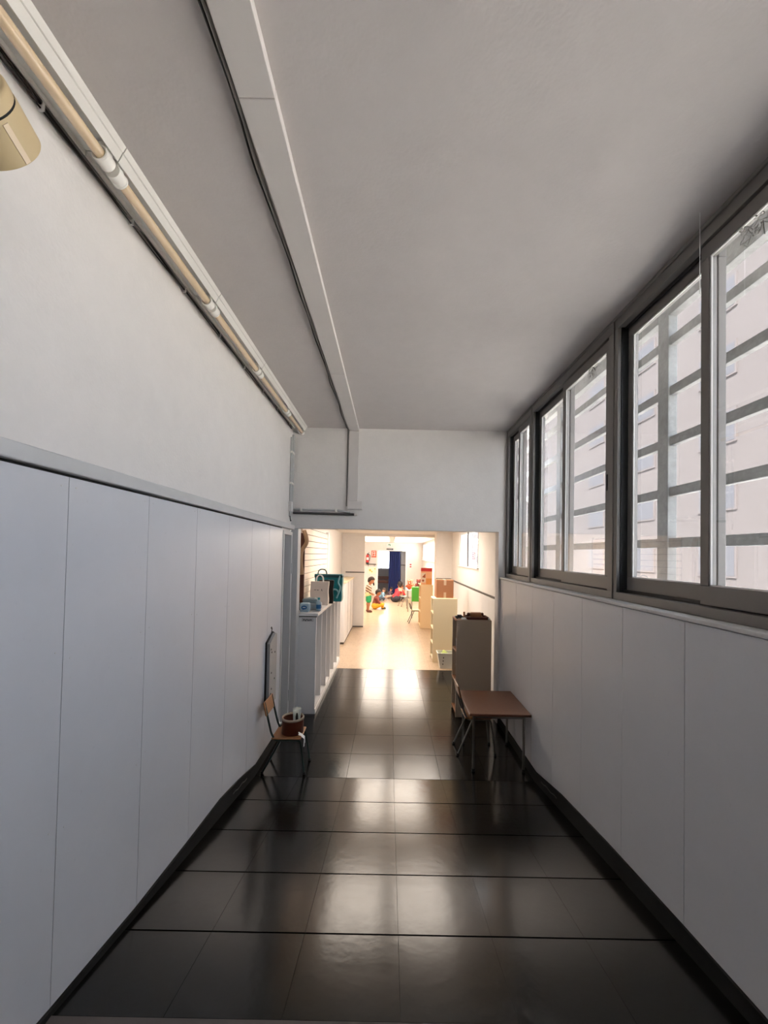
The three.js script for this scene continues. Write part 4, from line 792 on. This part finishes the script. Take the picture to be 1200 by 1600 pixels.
{ // standing child (faces +x, looking down)
  const S = '#a9714f', hair = '#2a1a12', shirt = (x, y, z) => ((Math.sin(y * 70 + x * 45) > 0.1) ? '#5a3326' : '#d8bfa8'), short = '#1f9a63', shoe = '#6a3a30';
  const c = [
    cap([0, 0.62, 0], [0.01, 0.8, 0], 0.1, 0.1, shirt), cap([0.01, 0.8, -0.07], [0.01, 0.8, 0.07], 0.07, 0.07, shirt), cap([0, 0.58, -0.03], [0, 0.58, 0.03], 0.1, 0.1, '#d9cf9a', 0.02),
    cap([0.02, 0.86, 0], [0.05, 0.93, 0], 0.04, 0.038, S), ...head([0.09, 1.03, 0.01], [0.85, -0.5, 0.15], 0.125, S, hair),
    cap([0.17, 0.98, -0.06], [0.19, 0.88, -0.05], 0.03, 0.025, hair, 0.01),
    ...[-1, 1].flatMap((s) => [cap([0.01, 0.5, s * 0.055], [0.01, 0.38, s * 0.07], 0.082, 0.078, short), cap([0.01, 0.37, s * 0.066], [0.0, 0.25, s * 0.066], 0.05, 0.043, S, 0.01), cap([0.0, 0.25, s * 0.066], [-0.01, 0.08, s * 0.068], 0.043, 0.03, S), cap([-0.02, 0.035, s * 0.07], [0.1, 0.028, s * 0.08], 0.034, 0.027, shoe)]),
    ...[-1, 1].flatMap((s) => [cap([0.01, 0.81, s * 0.13], [0.03, 0.66, s * 0.16], 0.048, 0.042, shirt), cap([0.03, 0.66, s * 0.16], [0.13, 0.57, s * 0.11], 0.032, 0.025, S, 0.01), ...hand([0.13, 0.57, s * 0.11], [0.9, -0.1, -s * 0.4], S, 0.8)]),
  ];
  person('standing child in a brown striped shirt and green shorts, looking down', c, 100, [-0.69, 0.0, -13.0], 0.25);
}
const sitter = (o) => { // sits on the floor, legs forward along +x
  const { skin, hair, top, legs, shoe, lean = 0.06, s = 1, face = [0.9, -0.35, 0.2] } = o;
  const L = (p) => p.map((v) => v * s);
  return [cap([0, 0.11, -0.04], [0, 0.11, 0.04], 0.11, 0.11, legs), cap([0, 0.14, 0], [lean, 0.36, 0], 0.1, 0.1, top), cap([lean, 0.37, -0.07], [lean, 0.37, 0.07], 0.065, 0.065, top), cap([lean + 0.01, 0.42, 0], [lean + 0.03, 0.48, 0], 0.04, 0.038, skin),
    ...head([lean + 0.06, 0.565, 0.0], face, 0.115, skin, hair),
    ...[-1, 1].flatMap((q) => [cap([0.02, 0.1, q * 0.07], [0.25, 0.17, q * 0.17], 0.078, 0.058, legs), cap([0.25, 0.17, q * 0.17], [0.27, 0.05, q * 0.02], 0.052, 0.04, legs), cap([0.27, 0.04, q * 0.03], [0.35, 0.035, q * 0.06], 0.036, 0.03, shoe),
      cap([lean, 0.37, q * 0.12], [lean + 0.08, 0.24, q * 0.17], 0.046, 0.04, top), cap([lean + 0.08, 0.24, q * 0.17], [lean + 0.2, 0.2, q * 0.1], 0.032, 0.025, skin, 0.01), ...hand([lean + 0.2, 0.2, q * 0.1], [0.9, -0.1, -q * 0.4], skin, 0.8)])].map((c) => ({ ...c, a: L(c.a), b: L(c.b), ra: c.ra * s, rb: c.rb * s }));
};
person('seated child in a dark red top and yellow trousers beside the standing child', sitter({ skin: '#a56b4a', hair: '#1f1511', top: '#7e3a2f', legs: '#e2a72a', shoe: '#3d4a44' }), 90, [-0.5, 0, -13.75], 0.12);
person('child in a blue-grey shirt sitting bent on the floor before the far doorway', sitter({ skin: '#d9a68c', hair: '#4a3a34', top: '#7fa0b4', legs: '#4b5563', shoe: '#d8c0b0', lean: 0.2, s: 0.78, face: [0.6, -0.8, 0.1] }), 80, [-0.42, 0, -16.2], -0.2);
person('person in a bright red shirt sitting on the floor with dark tied hair', sitter({ skin: '#c98a68', hair: '#241a18', top: '#cf2f38', legs: '#2b2a33', shoe: '#e8c9b4', lean: 0.22, s: 1.18, face: [0.7, -0.3, -0.6] }), 90, [0.22, 0, -15.9], 0.9);
person('child in an orange top sitting right of the person in red', sitter({ skin: '#d79a76', hair: '#5a3a28', top: '#e79a6c', legs: '#c4ccc4', shoe: '#8a8f8c', lean: 0.1, s: 0.9, face: [-0.5, -0.4, 0.6] }), 80, [0.62, 0, -16.9], 2.4);
person('child in a dark grey top sitting between the blue and red figures', sitter({ skin: '#d7a58c', hair: '#33261f', top: '#6b5a66', legs: '#d9b6a8', shoe: '#333333', lean: 0.15, s: 0.72, face: [0.5, -0.5, 0.5] }), 70, [-0.06, 0, -17.1], -0.5);

renderer.render(scene, camera);
